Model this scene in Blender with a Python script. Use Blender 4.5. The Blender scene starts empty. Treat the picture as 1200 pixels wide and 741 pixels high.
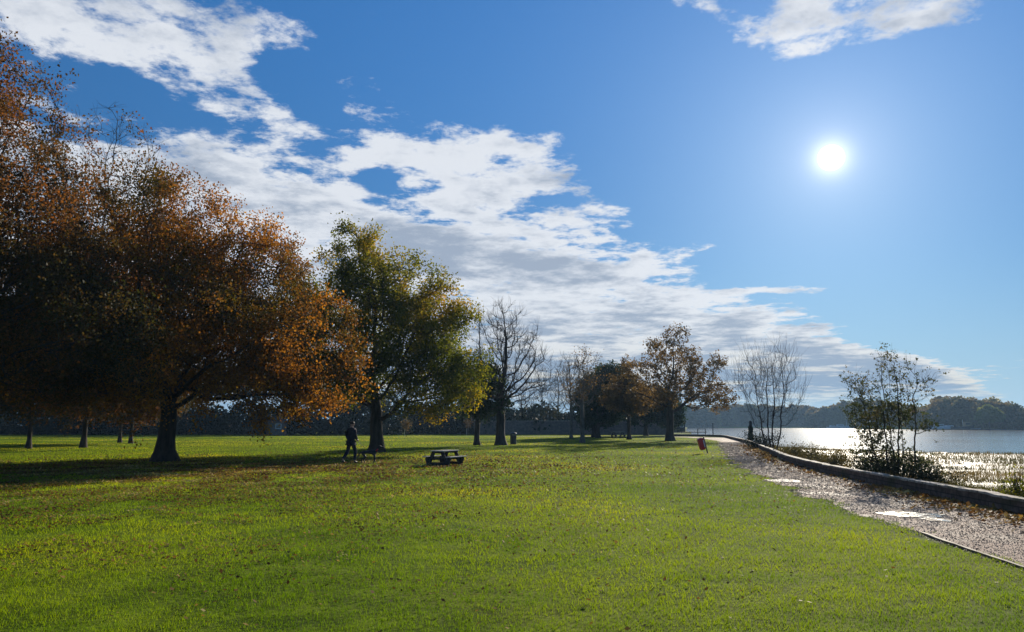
import bpy, bmesh, math, random
import numpy as np
from mathutils import Vector, Matrix, noise as mnoise
R = math.radians
random.seed(7); rng = np.random.default_rng(7)
sc = bpy.context.scene
col = sc.collection

# ------------------------------------------------------------------ camera
CAMZ = 1.6; PITCH = R(8.4); F = 867.0
cam_d = bpy.data.cameras.new('camera'); cam = bpy.data.objects.new('camera', cam_d); col.objects.link(cam)
cam_d.sensor_width = 36; cam_d.lens = 26.0; cam_d.clip_start = 0.05; cam_d.clip_end = 20000
cam.location = (0, 0, CAMZ); cam.rotation_euler = (R(90) + PITCH, 0, 0)
sc.camera = cam
def ray(px, py):
    dx = (px - 600) / F; dy = (370.5 - py) / F
    return Vector((dx, math.cos(PITCH) - dy * math.sin(PITCH), math.sin(PITCH) + dy * math.cos(PITCH)))
def G(px, py, z=0.0):                     # point of the ground seen at a pixel of the survey photo
    d = ray(px, py); t = (z - CAMZ) / d.z
    return Vector((d.x * t, d.y * t, z))
def at(px, d, z=0.0):                     # ground point at distance d in the direction of a column
    dz = (z - CAMZ)
    depth = d * math.cos(PITCH) + dz * math.sin(PITCH)
    return Vector(((px - 600) / F * depth, d, z))

# ------------------------------------------------------------------ object helpers
def tag(o, label=None, cat=None, group=None, kind=None):
    if label: o['label'] = label
    if cat: o['category'] = cat
    if group: o['group'] = group
    if kind: o['kind'] = kind
    return o
def thing(name, loc, label, cat, group=None, rz=0.0):
    o = bpy.data.objects.new(name, None); col.objects.link(o)
    o.location = loc; o.rotation_euler = (0, 0, rz); o.empty_display_size = 0.3
    return tag(o, label, cat, group)
def link(name, me, mat=None, parent=None, loc=None):
    o = bpy.data.objects.new(name, me); col.objects.link(o)
    if mat:
        if isinstance(mat, (list, tuple)):
            for m in mat: me.materials.append(m)
        else: me.materials.append(mat)
    if parent: o.parent = parent
    if loc is not None: o.location = loc
    return o
def npmesh(name, V, Fc, k, attr=None, smooth=False):
    """V (n,3) array; Fc (m,k) faces"""
    me = bpy.data.meshes.new(name)
    V = np.asarray(V, dtype=np.float32); Fc = np.asarray(Fc, dtype=np.int32).reshape(-1, k)
    me.vertices.add(len(V)); me.vertices.foreach_set('co', V.ravel())
    me.loops.add(Fc.size); me.loops.foreach_set('vertex_index', Fc.ravel())
    me.polygons.add(len(Fc))
    me.polygons.foreach_set('loop_start', np.arange(0, Fc.size, k, dtype=np.int32))
    me.polygons.foreach_set('loop_total', np.full(len(Fc), k, dtype=np.int32))
    if smooth: me.polygons.foreach_set('use_smooth', np.ones(len(Fc), dtype=bool))
    me.update(calc_edges=True)
    if attr is not None:
        a = me.attributes.new('v', 'FLOAT', 'POINT'); a.data.foreach_set('value', np.asarray(attr, dtype=np.float32))
    return me
def bm_mesh(name, bm, smooth=False):
    me = bpy.data.meshes.new(name); bm.normal_update(); bm.to_mesh(me); bm.free()
    if smooth:
        me.polygons.foreach_set('use_smooth', np.ones(len(me.polygons), dtype=bool))
    return me
def add_box(bm, c, s, rot=None, bev=0.0):
    t = bmesh.new(); bmesh.ops.create_cube(t, size=1)
    bmesh.ops.scale(t, vec=s, verts=t.verts)
    if bev: bmesh.ops.bevel(t, geom=t.edges[:], offset=bev, segments=1, affect='EDGES')
    if rot is not None: bmesh.ops.rotate(t, cent=(0, 0, 0), matrix=rot, verts=t.verts)
    bmesh.ops.translate(t, vec=c, verts=t.verts)
    m = bpy.data.meshes.new('t'); t.to_mesh(m); t.free(); bm.from_mesh(m); bpy.data.meshes.remove(m)
def add_cyl(bm, p0, p1, r0, r1, n=12):
    p0 = Vector(p0); p1 = Vector(p1); d = p1 - p0
    q = d.to_track_quat('Z', 'Y').to_matrix()
    a = [bm.verts.new(p0 + q @ Vector((r0 * math.cos(2 * math.pi * i / n), r0 * math.sin(2 * math.pi * i / n), 0))) for i in range(n)]
    b = [bm.verts.new(p1 + q @ Vector((r1 * math.cos(2 * math.pi * i / n), r1 * math.sin(2 * math.pi * i / n), 0))) for i in range(n)]
    for i in range(n): bm.faces.new((a[i], a[(i + 1) % n], b[(i + 1) % n], b[i]))
    bm.faces.new(a[::-1]); bm.faces.new(b)
def loft(bm, rings, close=True, caps=True):
    vs = [[bm.verts.new(p) for p in r] for r in rings]
    n = len(rings[0])
    for a, b in zip(vs[:-1], vs[1:]):
        for i in range(n if close else n - 1): bm.faces.new((a[i], a[(i + 1) % n], b[(i + 1) % n], b[i]))
    if caps: bm.faces.new(vs[0][::-1]); bm.faces.new(vs[-1])

# ------------------------------------------------------------------ node expression helper
class X:
    def __init__(s, g, sock): s.g = g; s.s = sock
    def _m(s, op, *o, clamp=False):
        n = s.g.nodes.new('ShaderNodeMath'); n.operation = op; n.use_clamp = clamp
        for i, v in enumerate((s,) + o):
            if isinstance(v, X): s.g.links.new(v.s, n.inputs[i])
            else: n.inputs[i].default_value = v
        return X(s.g, n.outputs[0])
    def __add__(s, o): return s._m('ADD', o)
    __radd__ = __add__
    def __mul__(s, o): return s._m('MULTIPLY', o)
    __rmul__ = __mul__
    def __sub__(s, o): return s._m('SUBTRACT', o)
    def __rsub__(s, o): return (s * -1.0) + o
    def __truediv__(s, o): return s._m('DIVIDE', o)
    def pw(s, o): return s._m('POWER', o)
    def mx(s, o): return s._m('MAXIMUM', o)
    def mn(s, o): return s._m('MINIMUM', o)
    def ex(s): return s._m('EXPONENT')
    def clamp(s): return s._m('ADD', 0.0, clamp=True)
    def ss(s, a, b):
        n = s.g.nodes.new('ShaderNodeMapRange'); n.interpolation_type = 'SMOOTHSTEP'
        s.g.links.new(s.s, n.inputs['Value'])
        lo, hi, x0, x1 = (a, b, 0.0, 1.0) if a < b else (b, a, 1.0, 0.0)
        n.inputs['From Min'].default_value = lo; n.inputs['From Max'].default_value = hi
        n.inputs['To Min'].default_value = x0; n.inputs['To Max'].default_value = x1
        return X(s.g, n.outputs['Result'])
def vec(g, x, y, z):
    n = g.nodes.new('ShaderNodeCombineXYZ')
    for i, v in enumerate((x, y, z)):
        if isinstance(v, X): g.links.new(v.s, n.inputs[i])
        else: n.inputs[i].default_value = v
    return n.outputs[0]
def noise(g, vsock, scale, detail=4, rough=0.5, dist=0.0, dims='3D', color=False):
    n = g.nodes.new('ShaderNodeTexNoise'); n.noise_dimensions = dims
    n.inputs['Scale'].default_value = scale; n.inputs['Detail'].default_value = detail
    n.inputs['Roughness'].default_value = rough; n.inputs['Distortion'].default_value = dist
    if vsock is not None: g.links.new(vsock, n.inputs['Vector'])
    return n.outputs['Color'] if color else X(g, n.outputs[0])
def mixc(g, f, a, b):
    n = g.nodes.new('ShaderNodeMix'); n.data_type = 'RGBA'
    for nm, v in ((0, f), (6, a), (7, b)):
        if isinstance(v, X): g.links.new(v.s, n.inputs[nm])
        elif isinstance(v, bpy.types.NodeSocket): g.links.new(v, n.inputs[nm])
        elif nm == 0: n.inputs[0].default_value = v
        else: n.inputs[nm].default_value = (*v, 1)
    return n.outputs[2]
def ramp(g, f, stops, interp='LINEAR'):
    n = g.nodes.new('ShaderNodeValToRGB'); n.color_ramp.interpolation = interp
    e = n.color_ramp.elements
    while len(e) < len(stops): e.new(0.5)
    for el, (p, c) in zip(e, stops): el.position = p; el.color = (*c, 1)
    g.links.new(f.s if isinstance(f, X) else f, n.inputs[0])
    return n.outputs[0]
def newmat(name):
    m = bpy.data.materials.new(name); m.use_nodes = True
    g = m.node_tree; g.nodes.clear()
    out = g.nodes.new('ShaderNodeOutputMaterial')
    return m, g, out
def setin(g, n, key, v):
    if isinstance(v, X): g.links.new(v.s, n.inputs[key])
    elif isinstance(v, bpy.types.NodeSocket): g.links.new(v, n.inputs[key])
    elif isinstance(v, tuple) and len(v) == 3: n.inputs[key].default_value = (*v, 1)
    else: n.inputs[key].default_value = v
def bump(g, h, strength=0.5, dist=0.02):
    n = g.nodes.new('ShaderNodeBump'); n.inputs['Strength'].default_value = strength; n.inputs['Distance'].default_value = dist
    g.links.new(h.s, n.inputs['Height']); return n.outputs[0]
def objco(g): return g.nodes.new('ShaderNodeTexCoord').outputs['Object']
def pos(g): return g.nodes.new('ShaderNodeNewGeometry').outputs['Position']
def sep(g, s):
    n = g.nodes.new('ShaderNodeSeparateXYZ'); g.links.new(s, n.inputs[0]); return [X(g, n.outputs[i]) for i in range(3)]
def principled(g, out, base, rough=0.8, spec=0.3, normal=None, metal=0.0):
    p = g.nodes.new('ShaderNodeBsdfPrincipled')
    setin(g, p, 'Base Color', base); setin(g, p, 'Roughness', rough); setin(g, p, 'Specular IOR Level', spec); setin(g, p, 'Metallic', metal)
    if normal is not None: g.links.new(normal, p.inputs['Normal'])
    g.links.new(p.outputs[0], out.inputs[0]); return p
def simple(name, c, c2=None, scale=8, rough=0.8, spec=0.3, bmp=0.3, bd=0.01, stretch=(1, 1, 1), metal=0.0):
    m, g, out = newmat(name)
    mp = g.nodes.new('ShaderNodeMapping'); mp.inputs['Scale'].default_value = stretch; g.links.new(objco(g), mp.inputs[0])
    n = noise(g, mp.outputs[0], scale, 5, 0.6)
    c2 = c2 or tuple(x * 0.65 for x in c)
    principled(g, out, mixc(g, n.ss(0.35, 0.65), c2, c), rough, spec, bump(g, n, bmp, bd), metal)
    return m
def leafmat(name, stops, clump=0.35, trans=0.5, tmul=(1.6, 1.4, 0.7), gloss=0.25):
    """leaves: colour by leaf (attribute v) and by big clumps; light shines through them"""
    m, g, out = newmat(name)
    a = g.nodes.new('ShaderNodeAttribute'); a.attribute_name = 'v'
    v = X(g, a.outputs['Fac'])
    n = noise(g, objco(g), clump, 2, 0.5)
    f = (v * 0.45 + (n - 0.5) * 2.2 + 0.27).clamp()
    c = ramp(g, f, stops)
    p = g.nodes.new('ShaderNodeBsdfPrincipled'); g.links.new(c, p.inputs['Base Color'])
    p.inputs['Roughness'].default_value = 0.6; p.inputs['Specular IOR Level'].default_value = gloss * 0.3
    t = g.nodes.new('ShaderNodeBsdfTranslucent')
    mul = g.nodes.new('ShaderNodeMix'); mul.data_type = 'RGBA'; mul.blend_type = 'MULTIPLY'; mul.inputs[0].default_value = 1
    g.links.new(c, mul.inputs[6]); mul.inputs[7].default_value = (*tmul, 1); g.links.new(mul.outputs[2], t.inputs[0])
    mx = g.nodes.new('ShaderNodeMixShader'); mx.inputs[0].default_value = trans
    g.links.new(p.outputs[0], mx.inputs[1]); g.links.new(t.outputs[0], mx.inputs[2]); g.links.new(mx.outputs[0], out.inputs[0])
    return m

# ------------------------------------------------------------------ sun and sky
sd = ray(974, 185).normalized()
SUN_EL = math.asin(sd.z); SUN_AZ = math.atan2(sd.x, sd.y)
sl = bpy.data.lights.new('sun', 'SUN'); sl.energy = 5.0; sl.angle = R(0.53); sl.color = (1.0, 0.9, 0.74)
so = bpy.data.objects.new('sun', sl); col.objects.link(so)
so.rotation_euler = (-sd).to_track_quat('-Z', 'Y').to_euler()
w = bpy.data.worlds.new('World'); sc.world = w; w.use_nodes = True
g = w.node_tree; g.nodes.clear()
wo = g.nodes.new('ShaderNodeOutputWorld'); bg = g.nodes.new('ShaderNodeBackground'); g.links.new(bg.outputs[0], wo.inputs[0])
bg.inputs[1].default_value = 0.085
sky = g.nodes.new('ShaderNodeTexSky'); sky.sky_type = 'NISHITA'; sky.sun_disc = False
sky.sun_elevation = SUN_EL; sky.sun_rotation = SUN_AZ; sky.altitude = 0; sky.air_density = 1.0; sky.dust_density = 0.15; sky.ozone_density = 2.5
hs = g.nodes.new('ShaderNodeHueSaturation'); hs.inputs['Saturation'].default_value = 1.10; hs.inputs['Value'].default_value = 0.92
tint = g.nodes.new('ShaderNodeMix'); tint.data_type = 'RGBA'; tint.blend_type = 'MULTIPLY'; tint.inputs[0].default_value = 1
g.links.new(sky.outputs[0], tint.inputs[6]); tint.inputs[7].default_value = (0.62, 0.92, 1.22, 1)
g.links.new(tint.outputs[2], hs.inputs['Color'])
tc = g.nodes.new('ShaderNodeTexCoord'); nrm = g.nodes.new('ShaderNodeVectorMath'); nrm.operation = 'NORMALIZE'
g.links.new(tc.outputs['Generated'], nrm.inputs[0])
dx, dy, dz = sep(g, nrm.outputs[0])
zc = dz.mx(0.012) + 0.012
u = dx / zc; v = dy / zc                                  # the cloud layer is a flat sheet high over the ground
s_ = v * 0.616 - u * 0.788                                 # distance across the edge of the sheet
t_ = v * 0.788 + u * 0.616                                 # distance along it
zn = dz.mx(0.0) + 0.075; us = dx / zn * 1.22; vs = dy / zn * 1.22         # softer crowding towards the horizon for the texture of the layer
uv = vec(g, us, vs, 3.7)
wob = noise(g, uv, 1.1, 3, 0.5)
def blob(cx, cy, rx, ry):
    a = (u - cx) / rx; b = (v - cy) / ry
    return (a * a + b * b).ss(1.6, 0.0)
n1 = (noise(g, uv, 2.3, 10, 0.60, 0.15) - 0.5) * 2.4
n2 = (noise(g, vec(g, us + 5.3, vs, 1.1), 7.5, 8, 0.66, 0.1) - 0.5) * 2.2
edge = s_ - 1.42 + (wob - 0.5) * 0.5 - v.ss(3.6, 6.0) * 0.12 - v.ss(4.0, 9.0) * 0.1
cover = edge.ss(-0.35, 0.85) * 0.92 - 0.62
cover = cover - (s_.ss(1.75, 2.3) * v.ss(2.9, 2.0)) * 0.46 + (s_.ss(1.25, 1.65) * v.ss(2.7, 1.9)) * 0.12
cover = cover + blob(0.74, 1.50, 0.46, 0.42) * 0.62 + v.ss(6.0, 12.0) * edge.ss(-0.4, 0.3) * 0.22 + blob(2.0, 5.05, 0.45, 0.2) * 0.50 + blob(0.10, 2.80, 0.12, 0.14) * 0.22 + blob(-0.16, 2.70, 0.42, 0.5) * 0.38
cover = cover - blob(-0.44, 2.85, 0.17, 0.2) * 0.52 - blob(-0.62, 2.05, 0.12, 0.25) * 0.3
cover = cover + dz.ss(0.040, 0.052) * dz.ss(0.092, 0.074) * (dx / dy.mx(0.1)).ss(0.40, 0.50) * 0.42
dens = n1 * 0.68 + n2 * 0.46 + cover
alpha = dens.ss(-0.10, 0.17)
n3 = (noise(g, vec(g, us + 0.07, vs + 0.12, 3.7), 2.3, 8, 0.58, 0.15) - 0.5) * 2.4
thick = (n3 * 0.7 + n2 * 0.35 + (wob - 0.5) * 0.9 + cover * 0.6).ss(-0.02, 0.50)
far = v.ss(4.0, 16.0)
lit = mixc(g, far, (7.0, 7.3, 7.8), (7.0, 6.6, 5.7))
dark = mixc(g, far, (3.1, 3.7, 4.7), (2.0, 2.8, 4.0))
ccol = mixc(g, thick, lit, dark)
low = dz.ss(0.22, 0.0)                                     # paler, hazier air low down
dim = g.nodes.new('ShaderNodeVectorMath'); dim.operation = 'SCALE'; g.links.new(hs.outputs[0], dim.inputs[0]); g.links.new((1.0 - dz.ss(0.62, 0.12) * 0.42).s, dim.inputs['Scale'])
skyc = mixc(g, low * 0.7, dim.outputs[0], (2.5, 4.0, 6.0))
c1 = mixc(g, alpha * dz.ss(0.005, 0.05) * 0.97, skyc, ccol)
# the sun itself and the bright air round it
dot = g.nodes.new('ShaderNodeVectorMath'); dot.operation = 'DOT_PRODUCT'; g.links.new(nrm.outputs[0], dot.inputs[0]); dot.inputs[1].default_value = sd
ang = X(g, dot.outputs['Value'])._m('ARCCOSINE') * (180 / math.pi)
glow = (ang * ang * -0.8).ex() * 6.0 + (ang * -0.50).ex() * 3.4 + (ang * -0.10).ex() * 1.3
disc = ang.ss(0.9, 0.65) * 200.0
gl = g.nodes.new('ShaderNodeMix'); gl.data_type = 'RGBA'; gl.blend_type = 'ADD'; gl.inputs[0].default_value = 1
g.links.new(c1, gl.inputs[6])
gc = g.nodes.new('ShaderNodeVectorMath'); gc.operation = 'SCALE'; gc.inputs[0].default_value = (1.0, 0.90, 0.76); g.links.new((glow + disc).s, gc.inputs['Scale'])
g.links.new(gc.outputs[0], gl.inputs[7]); g.links.new(gl.outputs[2], bg.inputs[0])

sc.view_settings.view_transform = 'Standard'; sc.view_settings.look = 'None'; sc.view_settings.gamma = 1; sc.view_settings.exposure = 0.38
sc.render.engine = 'CYCLES'
cy = sc.cycles; cy.max_bounces = 7; cy.diffuse_bounces = 3; cy.glossy_bounces = 3; cy.transmission_bounces = 5; cy.volume_bounces = 0
cy.sample_clamp_indirect = 6; cy.use_denoising = True
try: cy.denoiser = 'OPENIMAGEDENOISE'; cy.denoising_input_passes = 'RGB_ALBEDO_NORMAL'; cy.denoising_prefilter = 'ACCURATE'
except Exception: pass

# ------------------------------------------------------------------ lines of the place (metres)
WALL = [(8.6, -12), (8.7, 2), (8.9, 8), (9.1, 13.2), (9.75, 19.3), (10.5, 25.4), (12.0, 33), (14.4, 42), (17.0, 52), (20.2, 64), (24.3, 82), (27.6, 97), (28.2, 103), (26.6, 107), (22.5, 110)]
PATHL = [(5.5, -12), (5.5, 2), (5.7, 8.2), (6.05, 11), (6.45, 15.2), (7.5, 21.3), (8.7, 28), (10.3, 35.6), (13.0, 46), (16.7, 60), (21.0, 76), (23.0, 90), (23.0, 98), (20.0, 103)]
def interp(L, y):
    ys = [p[1] for p in L]; xs = [p[0] for p in L]; return np.interp(y, ys, xs)
WL = WALL[:12]; 
def wall_x(y): return interp(WALL[:13], y)
def path_x(y): return interp(PATHL[:13], y) + np.clip((np.asarray(y) - 10.5) / 6, 0.06, 1) * (0.18 * np.sin(np.asarray(y) * 1.7) + 0.12 * np.sin(np.asarray(y) * 3.9 + 1))
WATER_Z = -0.6

# land: one sheet, its right edge the river wall and then the shore
def smooth_line(P, step):
    out = []
    n = len(P)
    for i in range(n - 1):
        p0 = P[max(i - 1, 0)]; p1 = P[i]; p2 = P[i + 1]; p3 = P[min(i + 2, n - 1)]
        L = math.dist(p1, p2); k = max(1, int(L / step))
        for j in range(k):
            t = j / k
            out.append(tuple(0.5 * ((2 * b) + (-a + c) * t + (2 * a - 5 * b + 4 * c - d) * t * t + (-a + 3 * b - 3 * c + d) * t ** 3) for a, b, c, d in zip(p0, p1, p2, p3)))
    out.append(tuple(P[-1])); return out

M = {}
# --- lawn ground material
m, g, out = newmat('lawn_ground'); M['ground'] = m
P = pos(g); x, y, z = sep(g, P)
nA = noise(g, P, 0.12, 4, 0.6); nB = noise(g, P, 1.3, 6, 0.65); nC = noise(g, P, 14, 4, 0.7)
gr = mixc(g, (nB * 0.6 + nC * 0.4).ss(0.38, 0.62), (0.035, 0.060, 0.006), (0.13, 0.18, 0.014))
gr = mixc(g, nA.ss(0.42, 0.68) * 0.6, gr, (0.20, 0.20, 0.022))
principled(g, out, gr, 0.95, 0.03, bump(g, nB * 0.6 + nC * 0.5, 0.9, 0.09))
# --- path
m, g, out = newmat('gravel_path'); M['path'] = m
P = pos(g)
n1_ = noise(g, P, 22, 5, 0.75); n2_ = noise(g, P, 0.7, 5, 0.65); n3_ = noise(g, P, 60, 2, 0.6)
c = mixc(g, n1_.ss(0.35, 0.62), (0.17, 0.115, 0.08), (0.66, 0.47, 0.35))
c = mixc(g, n2_.ss(0.47, 0.60) * 0.65, c, (0.16, 0.115, 0.09))
principled(g, out, c, n2_.ss(0.7, 0.4) * 0.2 + 0.62, 0.12, bump(g, n1_ * 0.7 + n3_ * 0.4 + n2_ * 0.8, 1.0, 0.035))
# --- marsh mud
m, g, out = newmat('marsh_mud'); M['mud'] = m
P = pos(g); n1_ = noise(g, P, 3.0, 6, 0.7)
principled(g, out, mixc(g, n1_.ss(0.35, 0.65), (0.05, 0.045, 0.028), (0.13, 0.11, 0.06)), 0.55, 0.4, bump(g, n1_, 0.8, 0.06))
# --- water
m, g, out = newmat('river_water'); M['water'] = m
P = pos(g); mp = g.nodes.new('ShaderNodeMapping'); mp.inputs['Scale'].default_value = (0.5, 1.0, 1); mp.inputs['Rotation'].default_value = (0, 0, R(20)); g.links.new(P, mp.inputs[0])
wn = noise(g, mp.outputs[0], 1.4, 5, 0.6); wl = noise(g, mp.outputs[0], 0.05, 3, 0.5)
principled(g, out, (0.03, 0.055, 0.085), 0.11, 0.5, bump(g, wn * (wl.ss(0.3, 0.7) * 0.6 + 0.4), 0.32, 0.13))
m, g, out = newmat('puddle_water'); M['puddle'] = m
P = pos(g); pn = noise(g, P, 5.0, 5, 0.65); wet = pn.ss(0.49, 0.54)
c = mixc(g, wet, (0.16, 0.115, 0.09), (0.05, 0.04, 0.032))
principled(g, out, c, wet * -0.50 + 0.66, wet * 0.4 + 0.02, bump(g, noise(g, P, 22, 5, 0.7), 0.06, 0.006))
# --- others
M['bark'] = simple('bark', (0.075, 0.058, 0.045), (0.03, 0.025, 0.02), 6, 0.9, 0.2, 0.9, 0.05, (1, 1, 0.2))
M['bark_pale'] = simple('pale_bark', (0.15, 0.13, 0.10), (0.07, 0.06, 0.05), 7, 0.85, 0.2, 0.6, 0.03, (1, 1, 0.25))
m, g, out = newmat('wall_stone'); M['stone'] = m
P = pos(g); n1_ = noise(g, P, 7, 6, 0.7); n2_ = noise(g, P, 0.9, 4, 0.6)
br = g.nodes.new('ShaderNodeTexBrick'); br.inputs['Scale'].default_value = 1.0; br.inputs['Mortar Size'].default_value = 0.012; br.inputs['Brick Width'].default_value = 0.52; br.inputs['Row Height'].default_value = 0.14
x, y, z = sep(g, P); g.links.new(vec(g, y + x * 0.35, z, 0.0), br.inputs['Vector'])
br.inputs['Color1'].default_value = (0.9, 0.9, 0.9, 1); br.inputs['Color2'].default_value = (0.55, 0.55, 0.55, 1); br.inputs['Mortar'].default_value = (0.15, 0.15, 0.15, 1)
bw = X(g, br.outputs['Color'])
c = mixc(g, n1_.ss(0.3, 0.7), (0.08, 0.06, 0.05), (0.26, 0.18, 0.14)); c = mixc(g, n2_.ss(0.52, 0.62) * 0.6, c, (0.06, 0.075, 0.03)); c = mixc(g, bw, (0.03, 0.026, 0.022), c)
principled(g, out, c, 0.9, 0.15, bump(g, n1_ * 0.6 + bw * 0.8, 1.0, 0.03))
m, g, out = newmat('coping_stone'); M['coping'] = m
P = pos(g); x, y, z = sep(g, P); n1_ = noise(g, P, 6, 6, 0.7); n2_ = noise(g, P, 1.3, 4, 0.6)
jt_ = ((y + x * 0.35) * 1.15)._m('FRACT'); jn = jt_.ss(0.01, 0.05)
c = mixc(g, n1_.ss(0.35, 0.65), (0.20, 0.165, 0.13), (0.52, 0.44, 0.36)); c = mixc(g, n2_.ss(0.5, 0.6) * 0.7, c, (0.09, 0.10, 0.045)); c = mixc(g, jn, (0.04, 0.035, 0.03), c)
principled(g, out, c, 0.8, 0.2, bump(g, n1_ + jn * 0.5, 1.0, 0.03))
M['timber'] = simple('weathered_timber', (0.20, 0.14, 0.10), (0.10, 0.075, 0.055), 10, 0.75, 0.3, 0.5, 0.01, (0.3, 3, 3))
M['timber_top'] = simple('pale_sheen_timber', (0.62, 0.54, 0.44), (0.42, 0.36, 0.29), 10, 0.25, 0.6, 0.4, 0.006, (0.3, 3, 3))  # pale colour partly paints in the bright sheen of the sunlit table planks
M['dark_wood'] = simple('dark_wood', (0.06, 0.048, 0.042), (0.03, 0.025, 0.022), 6, 0.8, 0.25, 0.4, 0.02)
M['black_metal'] = simple('black_metal', (0.02, 0.02, 0.022), (0.035, 0.035, 0.035), 12, 0.45, 0.5, 0.1, 0.003)
M['red'] = simple('red_plastic', (0.62, 0.012, 0.02), (0.50, 0.01, 0.015), 5, 0.35, 0.5, 0.05, 0.003)
M['white'] = simple('white_paint', (0.78, 0.78, 0.76), (0.62, 0.62, 0.6), 6, 0.4, 0.5, 0.05, 0.003)
M['glass'] = simple('dark_glass', (0.02, 0.025, 0.03), (0.03, 0.035, 0.04), 3, 0.08, 0.6, 0.02, 0.002)
M['navy'] = simple('navy_hull_paint', (0.02, 0.025, 0.045), (0.03, 0.03, 0.04), 4, 0.4, 0.5, 0.05, 0.003)
M['ochre'] = simple('ochre_cabin_paint', (0.40, 0.26, 0.13), (0.30, 0.2, 0.1), 4, 0.5, 0.4, 0.05, 0.003)
M['roof'] = simple('roof_tiles', (0.10, 0.075, 0.065), (0.06, 0.05, 0.045), 3, 0.85, 0.2, 0.6, 0.05, (6, 1, 1))
M['render'] = simple('pale_render', (0.45, 0.45, 0.44), (0.36, 0.36, 0.35), 2, 0.85, 0.2, 0.2, 0.01)
M['brick'] = simple('old_brick', (0.22, 0.15, 0.12), (0.14, 0.10, 0.085), 3, 0.85, 0.2, 0.5, 0.02)
M['cloth'] = simple('dark_coat_cloth', (0.018, 0.02, 0.032), (0.010, 0.011, 0.018), 14, 0.85, 0.2, 0.4, 0.01)
M['jeans'] = simple('dark_jeans_cloth', (0.022, 0.026, 0.045), (0.014, 0.016, 0.028), 20, 0.85, 0.2, 0.3, 0.006)
M['skin'] = simple('skin', (0.42, 0.24, 0.17), (0.36, 0.2, 0.14), 10, 0.5, 0.4, 0.05, 0.002)
M['hair'] = simple('dark_hair', (0.03, 0.02, 0.015), (0.015, 0.01, 0.008), 30, 0.6, 0.3, 0.5, 0.01)
M['fur'] = simple('black_dog_fur', (0.014, 0.013, 0.015), (0.03, 0.026, 0.024), 18, 0.6, 0.35, 0.6, 0.01)
# leaf palettes
rust = [(0.0, (0.045, 0.050, 0.010)), (0.30, (0.11, 0.078, 0.014)), (0.55, (0.20, 0.09, 0.018)), (0.8, (0.33, 0.155, 0.02)), (1.0, (0.42, 0.26, 0.03))]
darkrust = [(0.0, (0.03, 0.040, 0.012)), (0.4, (0.075, 0.055, 0.016)), (0.7, (0.16, 0.075, 0.022)), (1.0, (0.28, 0.11, 0.028))]
olive = [(0.0, (0.04, 0.065, 0.006)), (0.45, (0.115, 0.125, 0.014)), (0.75, (0.24, 0.19, 0.02)), (1.0, (0.38, 0.21, 0.02))]
brown = [(0.0, (0.055, 0.045, 0.02)), (0.5, (0.125, 0.085, 0.032)), (0.8, (0.19, 0.125, 0.045)), (1.0, (0.28, 0.20, 0.08))]
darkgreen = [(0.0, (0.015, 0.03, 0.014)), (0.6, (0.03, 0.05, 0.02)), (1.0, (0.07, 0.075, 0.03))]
willow = [(0.0, (0.035, 0.05, 0.025)), (0.6, (0.075, 0.085, 0.04)), (1.0, (0.20, 0.15, 0.08))]
M['rust'] = leafmat('rust_leaves', rust, 0.22, 0.5, (1.7, 1.35, 0.6))
M['darkrust'] = leafmat('dark_rust_leaves', darkrust, 0.25, 0.45, (1.6, 1.3, 0.7))
M['olive'] = leafmat('olive_leaves', olive, 0.28, 0.62, (1.5, 1.45, 0.6))
M['brown'] = leafmat('brown_leaves', brown, 0.4, 0.45, (1.5, 1.3, 0.8))
M['darkgreen'] = leafmat('evergreen_leaves', darkgreen, 0.4, 0.3, (1.3, 1.4, 0.8))
M['willow'] = leafmat('narrow_green_leaves', willow, 0.9, 0.4, (1.4, 1.4, 0.8))
M['farwood'] = leafmat('far_wood_leaves', [(0.0, (0.03, 0.05, 0.02)), (0.35, (0.08, 0.085, 0.03)), (0.65, (0.17, 0.11, 0.045)), (1.0, (0.24, 0.20, 0.06))], 0.03, 0.45, (1.2, 1.2, 0.9))
M['yellowgreen'] = leafmat('yellow_green_leaves', [(0.0, (0.12, 0.14, 0.03)), (1.0, (0.24, 0.24, 0.05))], 0.1, 0.4, (1.3, 1.3, 0.8))
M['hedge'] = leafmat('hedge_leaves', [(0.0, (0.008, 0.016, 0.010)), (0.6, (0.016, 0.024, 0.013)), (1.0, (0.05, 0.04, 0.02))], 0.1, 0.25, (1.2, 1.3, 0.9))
M['blade'] = leafmat('grass_blades', [(0.0, (0.035, 0.085, 0.004)), (0.35, (0.085, 0.155, 0.006)), (0.7, (0.185, 0.25, 0.011)), (1.0, (0.35, 0.33, 0.04))], 0.10, 0.6, (1.9, 1.75, 0.3), 0.12)
M['reed'] = leafmat('marsh_grass_blades', [(0.0, (0.05, 0.06, 0.02)), (0.5, (0.09, 0.075, 0.03)), (1.0, (0.20, 0.145, 0.07))], 0.15, 0.45, (1.4, 1.3, 0.8))
M['litter'] = leafmat('fallen_leaf', [(0.0, (0.07, 0.03, 0.012)), (0.4, (0.20, 0.10, 0.035)), (0.75, (0.36, 0.24, 0.07)), (1.0, (0.60, 0.48, 0.20))], 0.6, 0.3, (1.3, 1.2, 0.8), 0.12)
M['pebble'] = leafmat('gravel_stones', [(0.0, (0.10, 0.08, 0.065)), (0.6, (0.26, 0.21, 0.17)), (1.0, (0.42, 0.34, 0.27))], 0.6, 0.0, (1, 1, 1), 0.15)

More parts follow.
